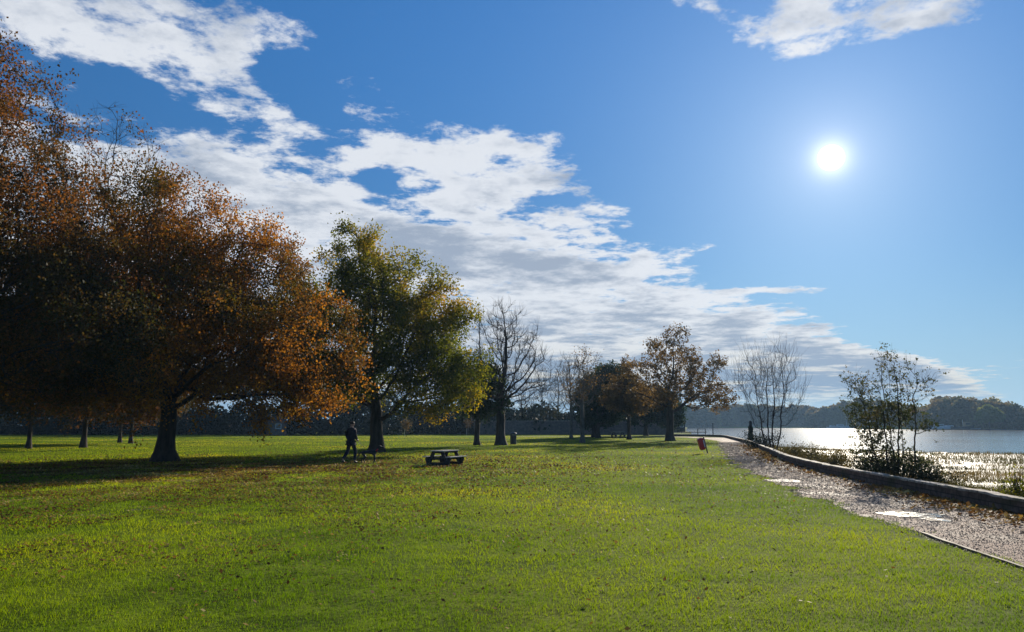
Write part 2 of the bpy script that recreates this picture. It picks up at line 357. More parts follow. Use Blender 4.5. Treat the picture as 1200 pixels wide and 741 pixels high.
# ------------------------------------------------------------------ setting meshes
def strip_sheet(name, ys, xl, xr, z, mat, nx=1, kind='structure'):
    V = []; Fc = []
    for j, yy in enumerate(ys):
        for i in range(nx + 1):
            t = i / nx; V.append((xl[j] + (xr[j] - xl[j]) * t, yy, z))
    for j in range(len(ys) - 1):
        for i in range(nx):
            a = j * (nx + 1) + i; Fc.append((a, a + 1, a + nx + 2, a + nx + 1))
    return tag(link(name, npmesh(name, V, Fc, 4), mat), kind=kind)
LAND = WALL[:13] + [(27.0, 106.5), (23.0, 110), (30, 130), (41, 172), (60, 260), (150, 640)]
ys = [-40] + [p[1] for p in smooth_line(LAND, 2.0)] + [8000]
xs = [8.6] + [p[0] for p in smooth_line(LAND, 2.0)] + [1900]
xs = [a + 0.15 for a in xs]
o = strip_sheet('ground', ys, [-6000] * len(ys), xs, 0.0, M['ground'])
bm = bmesh.new(); bm.from_mesh(o.data); bm.verts.ensure_lookup_table()   # the shore side of the land drops below the water
rv = [bm.verts[2 * j + 1] for j in range(len(ys))]; dn = [bm.verts.new((q.co.x + 0.25, q.co.y, -2.0)) for q in rv]
for j in range(len(ys) - 1): bm.faces.new((rv[j], dn[j], dn[j + 1], rv[j + 1]))
bm.to_mesh(o.data); bm.free()
# path
ys = np.arange(-11.5, 97.9, 0.5)
o = strip_sheet('path', ys, path_x(ys), wall_x(ys) - 0.02, 0.006, M['path'], 6)
P2 = smooth_line([(23.6, 97.6), (24, 100), (22, 103.6), (19, 105.5), (12, 107), (0, 108)], 1)
V = []; Fc = []
for i, p in enumerate(P2):
    wdt = 1.5
    V += [(p[0] - wdt * 0.6, p[1] - wdt, 0.010), (p[0] + wdt * 0.9, p[1] + wdt, 0.010)]
    if i: Fc.append((2 * i - 2, 2 * i - 1, 2 * i + 1, 2 * i))
tag(link('path', npmesh('path', V, Fc, 4), M['path']), kind='structure')
# water
me = npmesh('water', [(-9000, -60, WATER_Z), (9000, -60, WATER_Z), (9000, 9000, WATER_Z), (-9000, 9000, WATER_Z)], [(0, 1, 2, 3)], 4)
tag(link('water', me, M['water']), kind='structure')
# far bank across the river
FB = [(2600, 150), (700, 230), (300, 330), (258, 372), (215, 395), (195, 420), (240, 500), (262, 540), (205, 600), (150, 642), (80, 700)]
fb = smooth_line([(p[0], p[1]) for p in FB], 15)
V = []; Fc = []
for i, p in enumerate(fb):
    L = math.hypot(*p); k = 7500 / L
    V += [(p[0], p[1], -1.2), (p[0] + 1.0 * p[0] / L, p[1] + 1.0 * p[1] / L, 0.5), (p[0] * k, p[1] * k, 0.6)]
    if i: a = 3 * i; Fc += [(a - 3, a - 2, a + 1, a), (a - 2, a - 1, a + 2, a + 1)]
tag(link('far_bank', npmesh('far_bank', V, Fc, 4), M['ground']), kind='structure')
# hills on the horizon
def ridge(name, px0, px1, d, hfun, mat, n=60):
    V = []; Fc = []
    for i in range(n + 1):
        px = px0 + (px1 - px0) * i / n; p = at(px, d)
        h = hfun(px)
        for k, (dd, hh) in enumerate(((0, 0), (0.12, h * 0.62), (0.28, h), (0.6, h * 0.5), (0.9, 0))):
            V.append((p.x * (1 + dd), p.y * (1 + dd), hh * (1 + 0.0 * k)))
        if i:
            for k in range(4):
                a = (i - 1) * 5 + k; Fc.append((a, a + 1, a + 6, a + 5))
    return tag(link(name, npmesh(name, V, Fc, 4, smooth=True), mat), kind='structure')
mh, g, out = newmat('hill_woods'); nn = noise(g, pos(g), 0.006, 6, 0.7)
principled(g, out, mixc(g, nn.ss(0.4, 0.6), (0.035, 0.05, 0.03), (0.09, 0.10, 0.045)), 0.95, 0.1)
ridge('hills', 700, 1500, 1500, lambda px: 40 + 6 * math.sin(px * 0.012 + 1) + 3 * math.sin(px * 0.05) + 1.5 * math.sin(px * 0.13), mh, 160)

# marsh between the wall and the open water: low mud hummocks in shallow water
def n2d(x, y, s=1.0, o=0.0): return mnoise.noise(Vector((x * s + o, y * s, o)))
def marsh_h(x, y):
    wx = float(wall_x(y)); q = x - wx
    shore = 46 - 0.12 * y + 6 * n2d(x, y, 0.05, 3)
    band = 0.5 * n2d(x * 0.35, y, 0.16, 1.7) + 0.45 * n2d(x * 0.5, y, 0.5, 5.1) + 0.25 * n2d(x, y, 1.6, 9.0)
    z = WATER_Z + 0.072 + 0.13 * band
    z += 0.42 * math.exp(-q / 1.6) + 0.12 * math.exp(-q / 6.0)
    lim = 1 / (1 + math.exp(-(x * x * 0 + (math.hypot(x, y) - (78 if x < 45 else 84))) / 4))
    return z - 0.5 * lim
V = []; Fc = []; mx_ = np.concatenate([np.arange(0, 8, 0.4), np.arange(8, 30, 0.7), np.arange(30, 110, 2.5)]); my_ = np.concatenate([np.arange(2, 40, 0.4), np.arange(40, 92, 0.8)])
MH = []
for yy in my_:
    for q in mx_:
        xx = float(wall_x(yy)) + 0.3 + q
        V.append((xx, yy, marsh_h(xx, yy)))
nx = len(mx_)
for j in range(len(my_) - 1):
    for i in range(nx - 1):
        a = j * nx + i; Fc.append((a, a + 1, a + nx + 1, a + nx))
tag(link('marsh_bank', npmesh('marsh_bank', V, Fc, 4, smooth=True), M['mud']), kind='structure')

# ------------------------------------------------------------------ blades, leaves and stones lying about
def blades(name, pts, h, wd, lean, mat, attr, label, cat=None):
    n = len(pts)
    a = rng.uniform(0, 2 * np.pi, n); b = rng.uniform(0, 2 * np.pi, n)
    wv = np.stack([np.cos(a), np.sin(a), np.zeros(n)], 1) * (wd * 0.5)[:, None]
    lv = np.stack([np.cos(b), np.sin(b), np.zeros(n)], 1) * (h * lean * rng.uniform(0.2, 1, n))[:, None]
    V = np.empty((n, 3, 3)); V[:, 0] = pts - wv; V[:, 1] = pts + wv; V[:, 2] = pts + lv + np.stack([np.zeros(n), np.zeros(n), h], 1)
    o = link(name, npmesh(name, V.reshape(-1, 3), np.arange(3 * n).reshape(-1, 3), 3, np.repeat(attr, 3)), mat)
    return tag(o, label, cat, None, 'stuff')
def litter(name, pts, size, mat, label, flat=0.35):
    n = len(pts); a = rng.uniform(0, 2 * np.pi, n)
    d = np.stack([np.cos(a), np.sin(a), rng.normal(0, flat, n)], 1); e = np.stack([-np.sin(a), np.cos(a), rng.normal(0, flat, n)], 1)
    s = size[:, None]
    V = np.stack([pts - d * s, pts - e * s * 0.7, pts + d * s, pts + e * s * 0.7], 1)
    mn = V[:, :, 2].min(1) - 0.012; V[:, :, 2] -= mn[:, None]; V[:, :, 2] += (pts[:, 2])[:, None]
    return tag(link(name, npmesh(name, V.reshape(-1, 3), np.arange(4 * n).reshape(-1, 4), 4, np.repeat(rng.random(n), 4)), mat), label, None, None, 'stuff')
def vnoise(x, y, s, seed=0):                       # cheap smooth value noise on arrays
    r = np.random.default_rng(seed).random((256, 256)); X_ = x * s; Y_ = y * s
    xi = np.floor(X_).astype(int); yi = np.floor(Y_).astype(int); fx = X_ - xi; fy = Y_ - yi
    fx = fx * fx * (3 - 2 * fx); fy = fy * fy * (3 - 2 * fy)
    q = lambda i, j: r[i % 256, j % 256]
    return (q(xi, yi) * (1 - fx) + q(xi + 1, yi) * fx) * (1 - fy) + (q(xi, yi + 1) * (1 - fx) + q(xi + 1, yi + 1) * fx) * fy
N = 620000
d = 4.0 * (120 / 4.0) ** rng.random(N)
x = (rng.random(N) * 2 - 1) * (d * 0.80 + 1.0)
edge_n = 0.5 * (vnoise(x, d, 1.5, 3) - 0.5) + 0.3 * (vnoise(x, d, 5, 4) - 0.5)
worn = vnoise(x, d, 0.9, 8)
keep = (x < path_x(d) - 0.02 + edge_n * 1.3) & ((x < path_x(d) - 0.9) | (worn > 0.12)); x = x[keep]; d = d[keep]
n = len(x); sc_ = d / 6.0
tuft = vnoise(x, d, 2.2, 1) * 0.5 + vnoise(x, d, 7.0, 2) * 0.5; clump_ = vnoise(x, d, 1.1, 31) * 0.6 + vnoise(x, d, 3.4, 32) * 0.4
h = (0.018 + 0.042 * tuft ** 1.5) * rng.uniform(0.6, 1.3, n) * np.minimum(sc_, 3.0) ** 0.25
wd = 0.0042 * sc_ ** 0.85 * rng.uniform(0.7, 1.4, n)
patch = vnoise(x, d, 0.5, 5) * 0.3 + vnoise(x, d, 0.13, 6) * 0.35
att = np.clip(rng.random(n) * 0.6 + patch * 1.2 - 0.1 - 0.5 * np.clip(clump_ - 0.55, 0, 1) * 3 + np.clip((d - 12) / 60, 0, 0.35) + 0.32 * vnoise(x, d, 0.9, 41) * np.exp(-((x + 10) ** 2 / 130 + (d - 19) ** 2 / 90)), 0, 1)
blades('grass', np.stack([x, d, np.zeros(n)], 1), h, wd, 0.9, M['blade'], att, 'short green lawn grass covering the park')
# fallen leaves: drifts under and in front of the big trees on the left, along the wall
def scatter(n, cx, cy, sx, sy): return np.stack([rng.normal(cx, sx, n), rng.normal(cy, sy, n)], 1)
L = np.concatenate([scatter(60000, -12, 23, 8, 6.5), scatter(6000, -3, 36, 6, 6), scatter(14000, -7, 14, 4, 4.5), scatter(1200, 2, 24, 9, 10), scatter(2500, 14, 68, 6, 6), scatter(250, 0, 11, 6, 4), scatter(7000, -14, 14, 5, 4)])
cl = vnoise(L[:, 0], L[:, 1], 0.8, 12) + 0.6 * vnoise(L[:, 0], L[:, 1], 3, 13)
L = L[(L[:, 1] > 4) & (cl > 0.60) & (L[:, 0] < path_x(L[:, 1]))]
nl = len(L); litter('fallen_leaves', np.concatenate([L, np.full((nl, 1), 0.028)], 1), rng.uniform(0.014, 0.030, nl) * np.clip(L[:, 1] / 16, 1, 1.8), M['litter'], 'brown and yellow fallen leaves strewn over the lawn under the trees', 0.35)
yy = np.concatenate([rng.uniform(6, 20, 5200), rng.uniform(34, 60, 2500), rng.uniform(20, 34, 700)])
xx = wall_x(yy) - np.abs(rng.normal(0, 0.55, len(yy))) * np.where(yy < 17, 1.0, 0.9) - 0.05
litter('fallen_leaves', np.stack([xx, yy, np.full(len(yy), 0.012)], 1), rng.uniform(0.02, 0.05, len(yy)) * np.clip(yy / 20, 1, 1.6), M['litter'], 'russet fallen leaves lying on the gravel at the foot of the wall', 0.35)
# gravel stones
N = 60000; d = 5.0 * (70 / 5.0) ** rng.random(N); t = rng.random(N)
x = path_x(d) - 0.15 + (wall_x(d) - path_x(d) + 0.1) * t; s = 0.0048 * (d / 6) ** 0.7 * rng.uniform(0.6, 1.9, N)
T = np.array([(1, 0, -.3), (-.5, .87, -.3), (-.5, -.87, -.3), (0, 0, .7)]); FT = np.array([(0, 1, 3), (1, 2, 3), (2, 0, 3)])
a = rng.uniform(0, 6.28, N); ca, sa = np.cos(a), np.sin(a)
V = np.empty((N, 4, 3)); Tn = T[None] + rng.normal(0, 0.25, (N, 4, 3))
V[:, :, 0] = (Tn[:, :, 0] * ca[:, None] - Tn[:, :, 1] * sa[:, None]) * s[:, None] + x[:, None]
V[:, :, 1] = (Tn[:, :, 0] * sa[:, None] + Tn[:, :, 1] * ca[:, None]) * s[:, None] + d[:, None]
V[:, :, 2] = Tn[:, :, 2] * s[:, None] * 0.8 + 0.008 + s[:, None] * 0.3
Fg = (np.arange(N) * 4)[:, None, None] + FT[None]
tag(link('gravel', npmesh('gravel', V.reshape(-1, 3), Fg.reshape(-1, 3), 3, np.repeat(rng.random(N), 4)), M['pebble']), 'loose pale gravel on the riverside path', None, None, 'stuff')
# puddles in the path
def puddle(cx, cy, rx, ry, lab):
    pts = []
    for i in range(48):
        a = 2 * math.pi * i / 48; k = 1 + 0.32 * mnoise.noise(Vector((math.cos(a) * 1.6 + cx, math.sin(a) * 1.6, cy))) + 0.1 * math.sin(5 * a + cx)
        pts.append((math.cos(a) * rx * k, math.sin(a) * ry * k, 0))
    bm = bmesh.new(); bm.faces.new([bm.verts.new(p) for p in pts])
    o = link('puddle', bm_mesh('puddle', bm), M['puddle'], loc=(cx, cy, 0.016)); tag(o, lab, None, None, 'structure')
puddle(*G(920, 564)[:2], 0.45, 0.6, 'shallow puddle further along the path'); puddle(*G(1066, 604)[:2], 0.55, 0.45, 'bright shallow puddle in the near path'); puddle(*(G(1098, 610))[:2], 0.22, 0.3, 'small puddle')
# marsh grass
N = 140000; d = 9.0 * (80 / 9.0) ** rng.random(N); q = rng.random(N) ** 1.6 * (6 + d * 0.75); x = wall_x(d) + 0.45 + q
zz = np.array([marsh_h(a_, b_) for a_, b_ in zip(x, d)])
keep = (zz > WATER_Z + 0.012 + 0.03 * rng.random(N)) & (vnoise(x, d, 0.7, 21) > 0.28); x, d, zz, q = x[keep], d[keep], zz[keep], q[keep]; n = len(x)
h = (0.12 + 0.26 * vnoise(x, d, 0.8, 22) + 0.12 * np.exp(-q / 2)) * rng.uniform(0.5, 1.3, n) * 0.8
blades('marsh_grass', np.stack([x, d, zz], 1), h, 0.012 * (d / 15) ** 0.8 * rng.uniform(.7, 1.6, n), 0.6, M['reed'], rng.random(n), 'straggly brown marsh grass standing in the shallows')

# ------------------------------------------------------------------ trees by space colonisation
def sample_lobes(lobes, n, gap, r):
    vol = np.array([l[3] * l[4] * l[5] for l in lobes]); vol = vol / vol.sum(); out_ = []
    while sum(map(len, out_)) < n:
        k = r.choice(len(lobes), n, p=vol); L = np.array(lobes)[k]
        p = r.normal(size=(n, 3)); p /= np.linalg.norm(p, axis=1)[:, None]; p *= (r.random(n) ** 0.42)[:, None]
        q = L[:, :3] + p * L[:, 3:6]
        nz = np.array([mnoise.noise(Vector(a * 0.55)) for a in q])
        q = q[(nz > gap)]
        out_.append(q)
    return np.concatenate(out_)[:n]
def grow(attr, trunk, D, di, dk, r, trop=0.0, wig=0.12, maxit=160):
    pos_ = [np.array(p, float) for p in trunk]; par = [-1] + list(range(len(trunk) - 1)); nch = [1] * (len(trunk) - 1) + [0]
    A = attr.copy()
    Pn = np.array(pos_)
    dd = np.linalg.norm(A[:, None] - Pn[None], axis=2); near = dd.argmin(1); nd = dd.min(1)
    alive = np.ones(len(A), bool)
    for it in range(maxit):
        act = alive & (nd < di)
        if not act.any(): break
        acc = {}
        idx = np.where(act)[0]; v = A[idx] - np.array(pos_)[near[idx]]; v /= (np.linalg.norm(v, axis=1)[:, None] + 1e-9)
        S = np.zeros((len(pos_), 3)); np.add.at(S, near[idx], v)
        used = np.unique(near[idx]); newp = []; newpar = []
        for k in used:
            if nch[k] >= 4: continue
            s = S[k]; L = np.linalg.norm(s)
            s = s / (L + 1e-6) + r.normal(0, wig, 3) + np.array((0, 0, trop)); s /= np.linalg.norm(s)
            newp.append(pos_[k] + s * D); newpar.append(k)
        if not newp: break
        base = len(pos_)
        for p, k in zip(newp, newpar): pos_.append(p); par.append(k); nch.append(0); nch[k] += 1
        NP = np.array(newp); dn = np.linalg.norm(A[:, None] - NP[None], axis=2)
        m_ = dn.min(1); am = dn.argmin(1); b = m_ < nd
        nd[b] = m_[b]; near[b] = base + am[b]
        alive &= nd > dk
    return np.array(pos_), np.array(par)
def radii(pos_, par, R0, rt):
    n = len(pos_); cnt = np.zeros(n); ch = np.zeros(n, int)
    for i in range(1, n): ch[par[i]] += 1
    cnt[ch == 0] = 1
    for i in range(n - 1, 0, -1): cnt[par[i]] += max(cnt[i], 1)
    p = math.log(max(cnt[0], 2)) / math.log(R0 / rt)
    return rt * cnt.clip(1) ** (1 / p), ch
def frames(d):
    ref = np.where(np.abs(d[:, 2:3]) > 0.9, np.array([[1.0, 0, 0]]), np.array([[0, 0, 1.0]]))
    a = np.cross(d, ref); a /= np.linalg.norm(a, axis=1)[:, None] + 1e-9
    return a, np.cross(d, a)
def tubes(p0, p1, d0, d1, r0, r1, k):
    n = len(p0); a0, b0 = frames(d0); a1, b1 = frames(d1)
    # keep the second ring's frame close to the first
    a1 = a0 - (a0 * d1).sum(1)[:, None] * d1; a1 /= np.linalg.norm(a1, axis=1)[:, None] + 1e-9; b1 = np.cross(d1, a1)
    th = np.arange(k) * 2 * np.pi / k; c = np.cos(th)[None, :, None]; s = np.sin(th)[None, :, None]
    A = p0[:, None] + (a0[:, None] * c + b0[:, None] * s) * r0[:, None, None]
    B = p1[:, None] + (a1[:, None] * c + b1[:, None] * s) * r1[:, None, None]
    V = np.concatenate([A, B], 1).reshape(-1, 3)
    i = np.arange(k); q = np.stack([i, (i + 1) % k, (i + 1) % k + k, i + k], 1)
    return V, ((np.arange(n) * 2 * k)[:, None, None] + q[None]).reshape(-1, 4)
def unit(v): return v / (np.linalg.norm(v, axis=-1, keepdims=True) + 1e-9)
def tree(name, loc, label, cat, lobes, H, trunk_h, R0, seed, mat, leaves=0, leaf=0.12, spread=0.3, attractors=900, D=0.5, group=None, gap=-0.15, bark='bark', rt=0.012, twigs=2, twig_len=0.6, trop=0.05, lean=(0, 0), dk=None, stems=None, flare=0.7, leafmask=None, twig_up=0.3, droop=0.0, crown='crown', di=None, wig=0.12):
    r = np.random.default_rng(seed)
    A = sample_lobes(lobes, attractors, gap, r)
    A = A[A[:, 2] > 0.3]
    root = thing(name, loc, label, cat, group)
    allP = []; allR = []; allpar = []; off = 0
    for st in (stems or [(0, 0, 0, 0)]):
        n = max(2, int(trunk_h / D)); tr = []
        for i in range(n + 1):
            t = i / n
            tr.append((st[0] + st[2] * t + lean[0] * t + (0.05 * R0 * 3) * math.sin(3 * t + seed) * (t > 0), st[1] + st[3] * t + lean[1] * t, trunk_h * t))
        if stems:
            own = np.argmin(np.array([[(a[0] - s2[0] - s2[2] * 1.5) ** 2 + (a[1] - s2[1] - s2[3] * 1.5) ** 2 for s2 in stems] for a in A]), 1)
            As = A[own == stems.index(st)]
            if len(As) < 5: As = A[r.choice(len(A), 30)]
        else: As = A
        Pn, par = grow(As, tr, D, di or max(D * 9, 4.0), dk or D * 1.15, r, trop, wig)
        rad, ch = radii(Pn, par, R0, rt)
        allP.append(Pn); allR.append(rad); allpar.append(np.where(par < 0, -1, par + off)); off += len(Pn)
    Pn = np.concatenate(allP); rad = np.concatenate(allR); par = np.concatenate(allpar)
    fl = 1 + flare * np.exp(-Pn[:, 2] / (R0 * 1.3)); rad = rad * np.where(rad > R0 * 0.5, fl, 1)
    seg = np.where(par >= 0)[0]; pp = par[seg]
    dirn = np.zeros_like(Pn); dirn[seg] = unit(Pn[seg] - Pn[pp]); rootm = par < 0; dirn[rootm] = (0, 0, 1)
    bigc = np.full(len(Pn), -1); best = np.zeros(len(Pn))
    for i in seg:
        if rad[i] > best[par[i]]: best[par[i]] = rad[i]; bigc[par[i]] = i
    main = bigc[pp] == seg
    d0 = np.where(main[:, None], dirn[pp], dirn[seg]); r0 = np.where(main, rad[pp], np.minimum(rad[pp], rad[seg] * 1.25)); r0 = np.minimum(r0, rad[seg] * 1.6)
    r0 = np.where(rad[seg] > R0 * 0.5, rad[pp], r0)
    tk = np.zeros(len(Pn), bool); lim_ = max(0.04, R0 * 0.16)
    for i in range(len(Pn)): tk[i] = (rad[i] > lim_) and (par[i] < 0 or tk[par[i]])
    thick = tk[seg]; sid = np.zeros(len(Pn), int)
    for i in range(len(Pn)): sid[i] = i if par[i] < 0 else sid[par[i]]
    def part(nm, sel, k):
        if not sel.any(): return
        s = seg[sel]; V, Fq = tubes(Pn[pp[sel]], Pn[s], d0[sel], dirn[s], r0[sel], rad[s], k)
        return V, Fq
    for q_ in np.unique(sid):
      a = part('trunk', thick & (sid[seg] == q_), 12)
      if a: link('trunk', npmesh('trunk', a[0], a[1], 4, smooth=True), M[bark], root)
    Vs, Fs = part('b', ~thick, 4) or (np.zeros((0, 3)), np.zeros((0, 4), int))
    # twigs
    thin = np.where(rad < rt * 3.2)[0]
    if len(thin) and twigs:
        ti = np.repeat(thin, twigs); n = len(ti)
        dv = unit(dirn[ti] * 0.7 + r.normal(0, 0.55, (n, 3)) + np.array([0, 0, twig_up])); ln = twig_len * r.uniform(0.4, 1.2, n)
        q0 = Pn[ti]; q1 = q0 + dv * ln[:, None] * 0.5; dv2 = unit(dv + r.normal(0, 0.3, (n, 3)) + np.array([0, 0, twig_up * 0.5 - droop])); q2 = q1 + dv2 * ln[:, None] * 0.5
        tr0 = np.full(n, rt * 0.75)
        V1, F1 = tubes(q0, q1, dv, dv, tr0, tr0 * 0.75, 3); V2, F2 = tubes(q1, q2, dv2, dv2, tr0 * 0.75, tr0 * 0.4, 3)
        Fs = np.concatenate([Fs, F1 + len(Vs), F2 + len(Vs) + len(V1)]); Vs = np.concatenate([Vs, V1, V2]); tips = np.concatenate([q1, q2])
    else: tips = Pn[thin]
    if len(Vs): link('branches', npmesh('branches', Vs, Fs, 4), M[bark], root)
    if leaves:
        base = tips
        if leafmask is not None: base = base[leafmask(base, r)]
        k = r.integers(0, len(base), leaves)
        c = base[k] + r.normal(0, spread, (leaves, 3)) * np.array([1, 1, 0.75])
        c = c[c[:, 2] > 0.1]; nl_ = len(c)
        ax = unit(r.normal(0, 1, (nl_, 3)) + np.array([0, 0, -0.5])); sd_ = unit(np.cross(ax, r.normal(0, 1, (nl_, 3))))
        s = (leaf * r.uniform(0.55, 1.25, nl_))[:, None]; bend = np.cross(ax, sd_) * s * 0.18
        V = np.stack([c - ax * s * 0.5, c + sd_ * s * 0.36 + bend, c + ax * s * 0.5, c - sd_ * s * 0.36 + bend], 1)
        att = np.repeat(r.random(nl_), 4)
        link(crown, npmesh(crown, V.reshape(-1, 3), np.arange(4 * nl_).reshape(-1, 4), 4, att), M[mat], root)
    return root

# -- the big trees on the left
tree('beech_tree', G(193, 541), 'big rust-brown autumn tree with a thick flared trunk, nearest on the lawn', 'tree',
     [(0, 0, 7, 6.5, 6, 4.5), (-1.0, 0, 10.0, 3.6, 4, 3.6), (1.8, 0, 8.6, 3.6, 4, 3.2), (5.6, -1, 4.8, 3.6, 4.5, 3.0), (6.0, -1.5, 3.0, 2.7, 3, 1.5), (6.6, -2.0, 2.5, 1.8, 2.0, 0.9), (-1, -2.5, 3.2, 6, 4, 1.3), (-5, 0, 6, 4, 5, 4), (0, -4.5, 5, 5, 3.5, 3.2), (0, 4.5, 5.6, 5, 3.5, 3.2)],
     13.4, 2.0, 0.34, 11, 'rust', 200000, 0.118, 0.22, 2100, 0.45, twigs=3, twig_len=0.9, flare=1.0, gap=-0.12)
tree('oak_tree', at(-75, 24), 'tall dark reddish tree leaning in from the left edge', 'tree',
     [(-0.6, 0, 8, 4.2, 5.5, 5), (-0.3, 0, 11.7, 2.9, 4, 3.2), (1.8, 0, 6.4, 3.2, 4, 3.4), (2, 1, 4.5, 4.5, 4, 2.2), (-4, 0, 7, 4, 4, 4)],
     14.8, 2.6, 0.38, 12, 'darkrust', 150000, 0.105, 0.22, 1900, 0.45, twigs=3, twig_len=0.9)
tree('tall_tree', G(97, 525), 'tall nearly bare tree with sparse red leaves rising behind the rust-brown tree', 'tree',
     [(0, 0, 13, 6, 6, 8), (0.3, 0, 20.5, 4.2, 4, 5), (0, 0, 6.2, 7.5, 7, 4)],
     25.5, 2.6, 0.17, 13, 'darkrust', 55000, 0.2, 0.4, 1700, 0.8, twigs=3, twig_len=1.5, trop=0.25, rt=0.018, dk=1.0,
     leafmask=lambda b, r: (r.random(len(b)) < np.clip(1.25 - (b[:, 2] - 5) / 9, 0.06, 1)))
for px_, py_, H_, sd_, lb in ((33, 526, 11, 14, 'slim-trunked small tree at the far left'), (140, 519, 13, 15, 'small tree behind and left of the thick trunk, the further left of two close together'), (153, 520, 12, 16, 'small tree just left of the thick flared trunk, right-hand one of two close together')):
    k = H_ / 11
    tree('small_tree', G(px_, py_), lb, 'tree', [(0, 0, 6.4 * k, 4.6, 4.6, 4.2 * k), (-1.5, 0, 4.2, 4, 4, 2.4), (1.5, 0, 4.0, 4, 4, 2.4)], H_, 2.0, 0.14, sd_, 'darkrust', 32000, 0.18, 0.42, 420, 0.6, group='small trees behind the big tree', twigs=2)
# -- middle trees
tree('maple_tree', G(441, 530), 'green and yellow leafed tree standing behind the walker with the dog', 'tree',
     [(-0.9, 0, 10.6, 3.0, 2.7, 3.4), (-3.6, 0, 8.2, 3.0, 3, 3.6), (-4.6, 0, 5.8, 2.9, 3, 3), (1.6, 0, 9.0, 2.9, 3, 3.2), (2.9, 0, 7.0, 3.2, 3.6, 3.2), (4.0, 0, 4.6, 2.9, 3.2, 2.5), (-2, 0, 4.6, 3.4, 3.6, 2.2), (0, 0, 6.5, 4, 4, 4), (3.4, -1.5, 3.0, 2.8, 2.5, 1.2)],
     14, 2.4, 0.36, 21, 'olive', 95000, 0.155, 0.24, 1700, 0.45, twigs=3, twig_len=0.7, trop=0.1, gap=-0.22)
tree('bare_tree', G(587, 522), 'tall bare tree with upswept branches right of the yellow-green tree, beside a litter bin', 'tree',
     [(0.2, 0, 7.0, 4.2, 3.6, 3.8), (0, 0, 9.4, 2.8, 2.6, 2.5), (0.3, 0, 4.8, 4.4, 3.8, 2)],
     12, 2.0, 0.34, 22, 'brown', 0, attractors=1400, D=0.4, twigs=4, twig_len=0.9, trop=0.10, dk=0.5, twig_up=0.7, rt=0.014)
tree('small_tree', G(559, 522), 'small dark leafy tree left of the bare tree', 'tree',
     [(0, 0, 4.0, 2.6, 2.6, 1.9), (0.3, 0, 5.2, 1.7, 1.7, 1.2)], 6, 1.9, 0.2, 23, 'darkgreen', 15000, 0.2, 0.26, 350, 0.4, twigs=2)
tree('slender_tree', G(669.5, 514), 'slender bare tree with a thin straight trunk', 'tree',
     [(0, 0, 6.5, 2.4, 2.4, 3.6), (-0.5, 0, 9, 1.3, 1.3, 1.6)], 10.5, 2.6, 0.17, 24, 'brown', 0, attractors=450, D=0.45, twigs=4, twig_len=1.0, trop=0.25, twig_up=0.6, rt=0.016, bark='bark_pale')
tree('bare_tree', G(682.5, 519), 'short-trunked bare tree just right of the slender bare tree', 'tree',
     [(0, 0, 5.2, 2.3, 2.3, 2.2), (0.4, 0, 7.0, 1.5, 1.5, 1.6)], 8, 2.4, 0.19, 25, 'brown', 900, 0.16, 0.2, 420, 0.4, twigs=4, twig_len=0.8, trop=0.25, twig_up=0.6, rt=0.014, bark='bark_pale')
tree('evergreen_tree', G(696, 512.7), 'dark dense evergreen tree, left one of the dark clump', 'tree',
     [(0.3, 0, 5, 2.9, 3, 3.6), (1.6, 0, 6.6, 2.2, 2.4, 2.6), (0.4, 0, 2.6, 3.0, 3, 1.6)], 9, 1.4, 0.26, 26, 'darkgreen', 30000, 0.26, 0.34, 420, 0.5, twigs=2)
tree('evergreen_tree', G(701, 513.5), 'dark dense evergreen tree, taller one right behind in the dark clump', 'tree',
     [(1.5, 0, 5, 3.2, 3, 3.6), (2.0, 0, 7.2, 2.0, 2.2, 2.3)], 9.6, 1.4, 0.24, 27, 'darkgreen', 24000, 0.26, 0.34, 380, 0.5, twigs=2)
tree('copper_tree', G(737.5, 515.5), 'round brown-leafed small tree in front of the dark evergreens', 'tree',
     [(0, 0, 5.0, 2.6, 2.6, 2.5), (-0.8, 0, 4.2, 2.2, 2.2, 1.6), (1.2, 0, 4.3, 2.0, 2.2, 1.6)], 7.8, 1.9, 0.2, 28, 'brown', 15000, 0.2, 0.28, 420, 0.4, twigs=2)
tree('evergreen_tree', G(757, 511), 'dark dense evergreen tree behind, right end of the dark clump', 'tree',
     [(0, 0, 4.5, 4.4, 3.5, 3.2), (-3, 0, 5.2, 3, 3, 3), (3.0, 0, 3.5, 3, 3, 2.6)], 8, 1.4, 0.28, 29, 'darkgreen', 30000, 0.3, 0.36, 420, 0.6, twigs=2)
tree('autumn_tree', G(785.6, 517), 'spreading half-bare tree with thin brown leaves near the start of the path', 'tree',
     [(0.2, 0, 8.0, 3.3, 3.4, 3.0), (0.9, 0, 10.8, 1.5, 1.6, 1.7), (-2.8, 0, 6.8, 2.4, 3, 2.5), (3.9, 0, 6.6, 2.8, 3, 2.6), (4.3, 0, 4.2, 2.6, 2.8, 1.7), (-2, 0, 4.4, 2.6, 2.6, 1.6), (0.5, 0, 5, 4, 4, 2)],
     12.6, 2.6, 0.36, 30, 'brown', 14500, 0.21, 0.15, 1100, 0.45, twigs=3, twig_len=0.7, trop=0.08, gap=0.0)
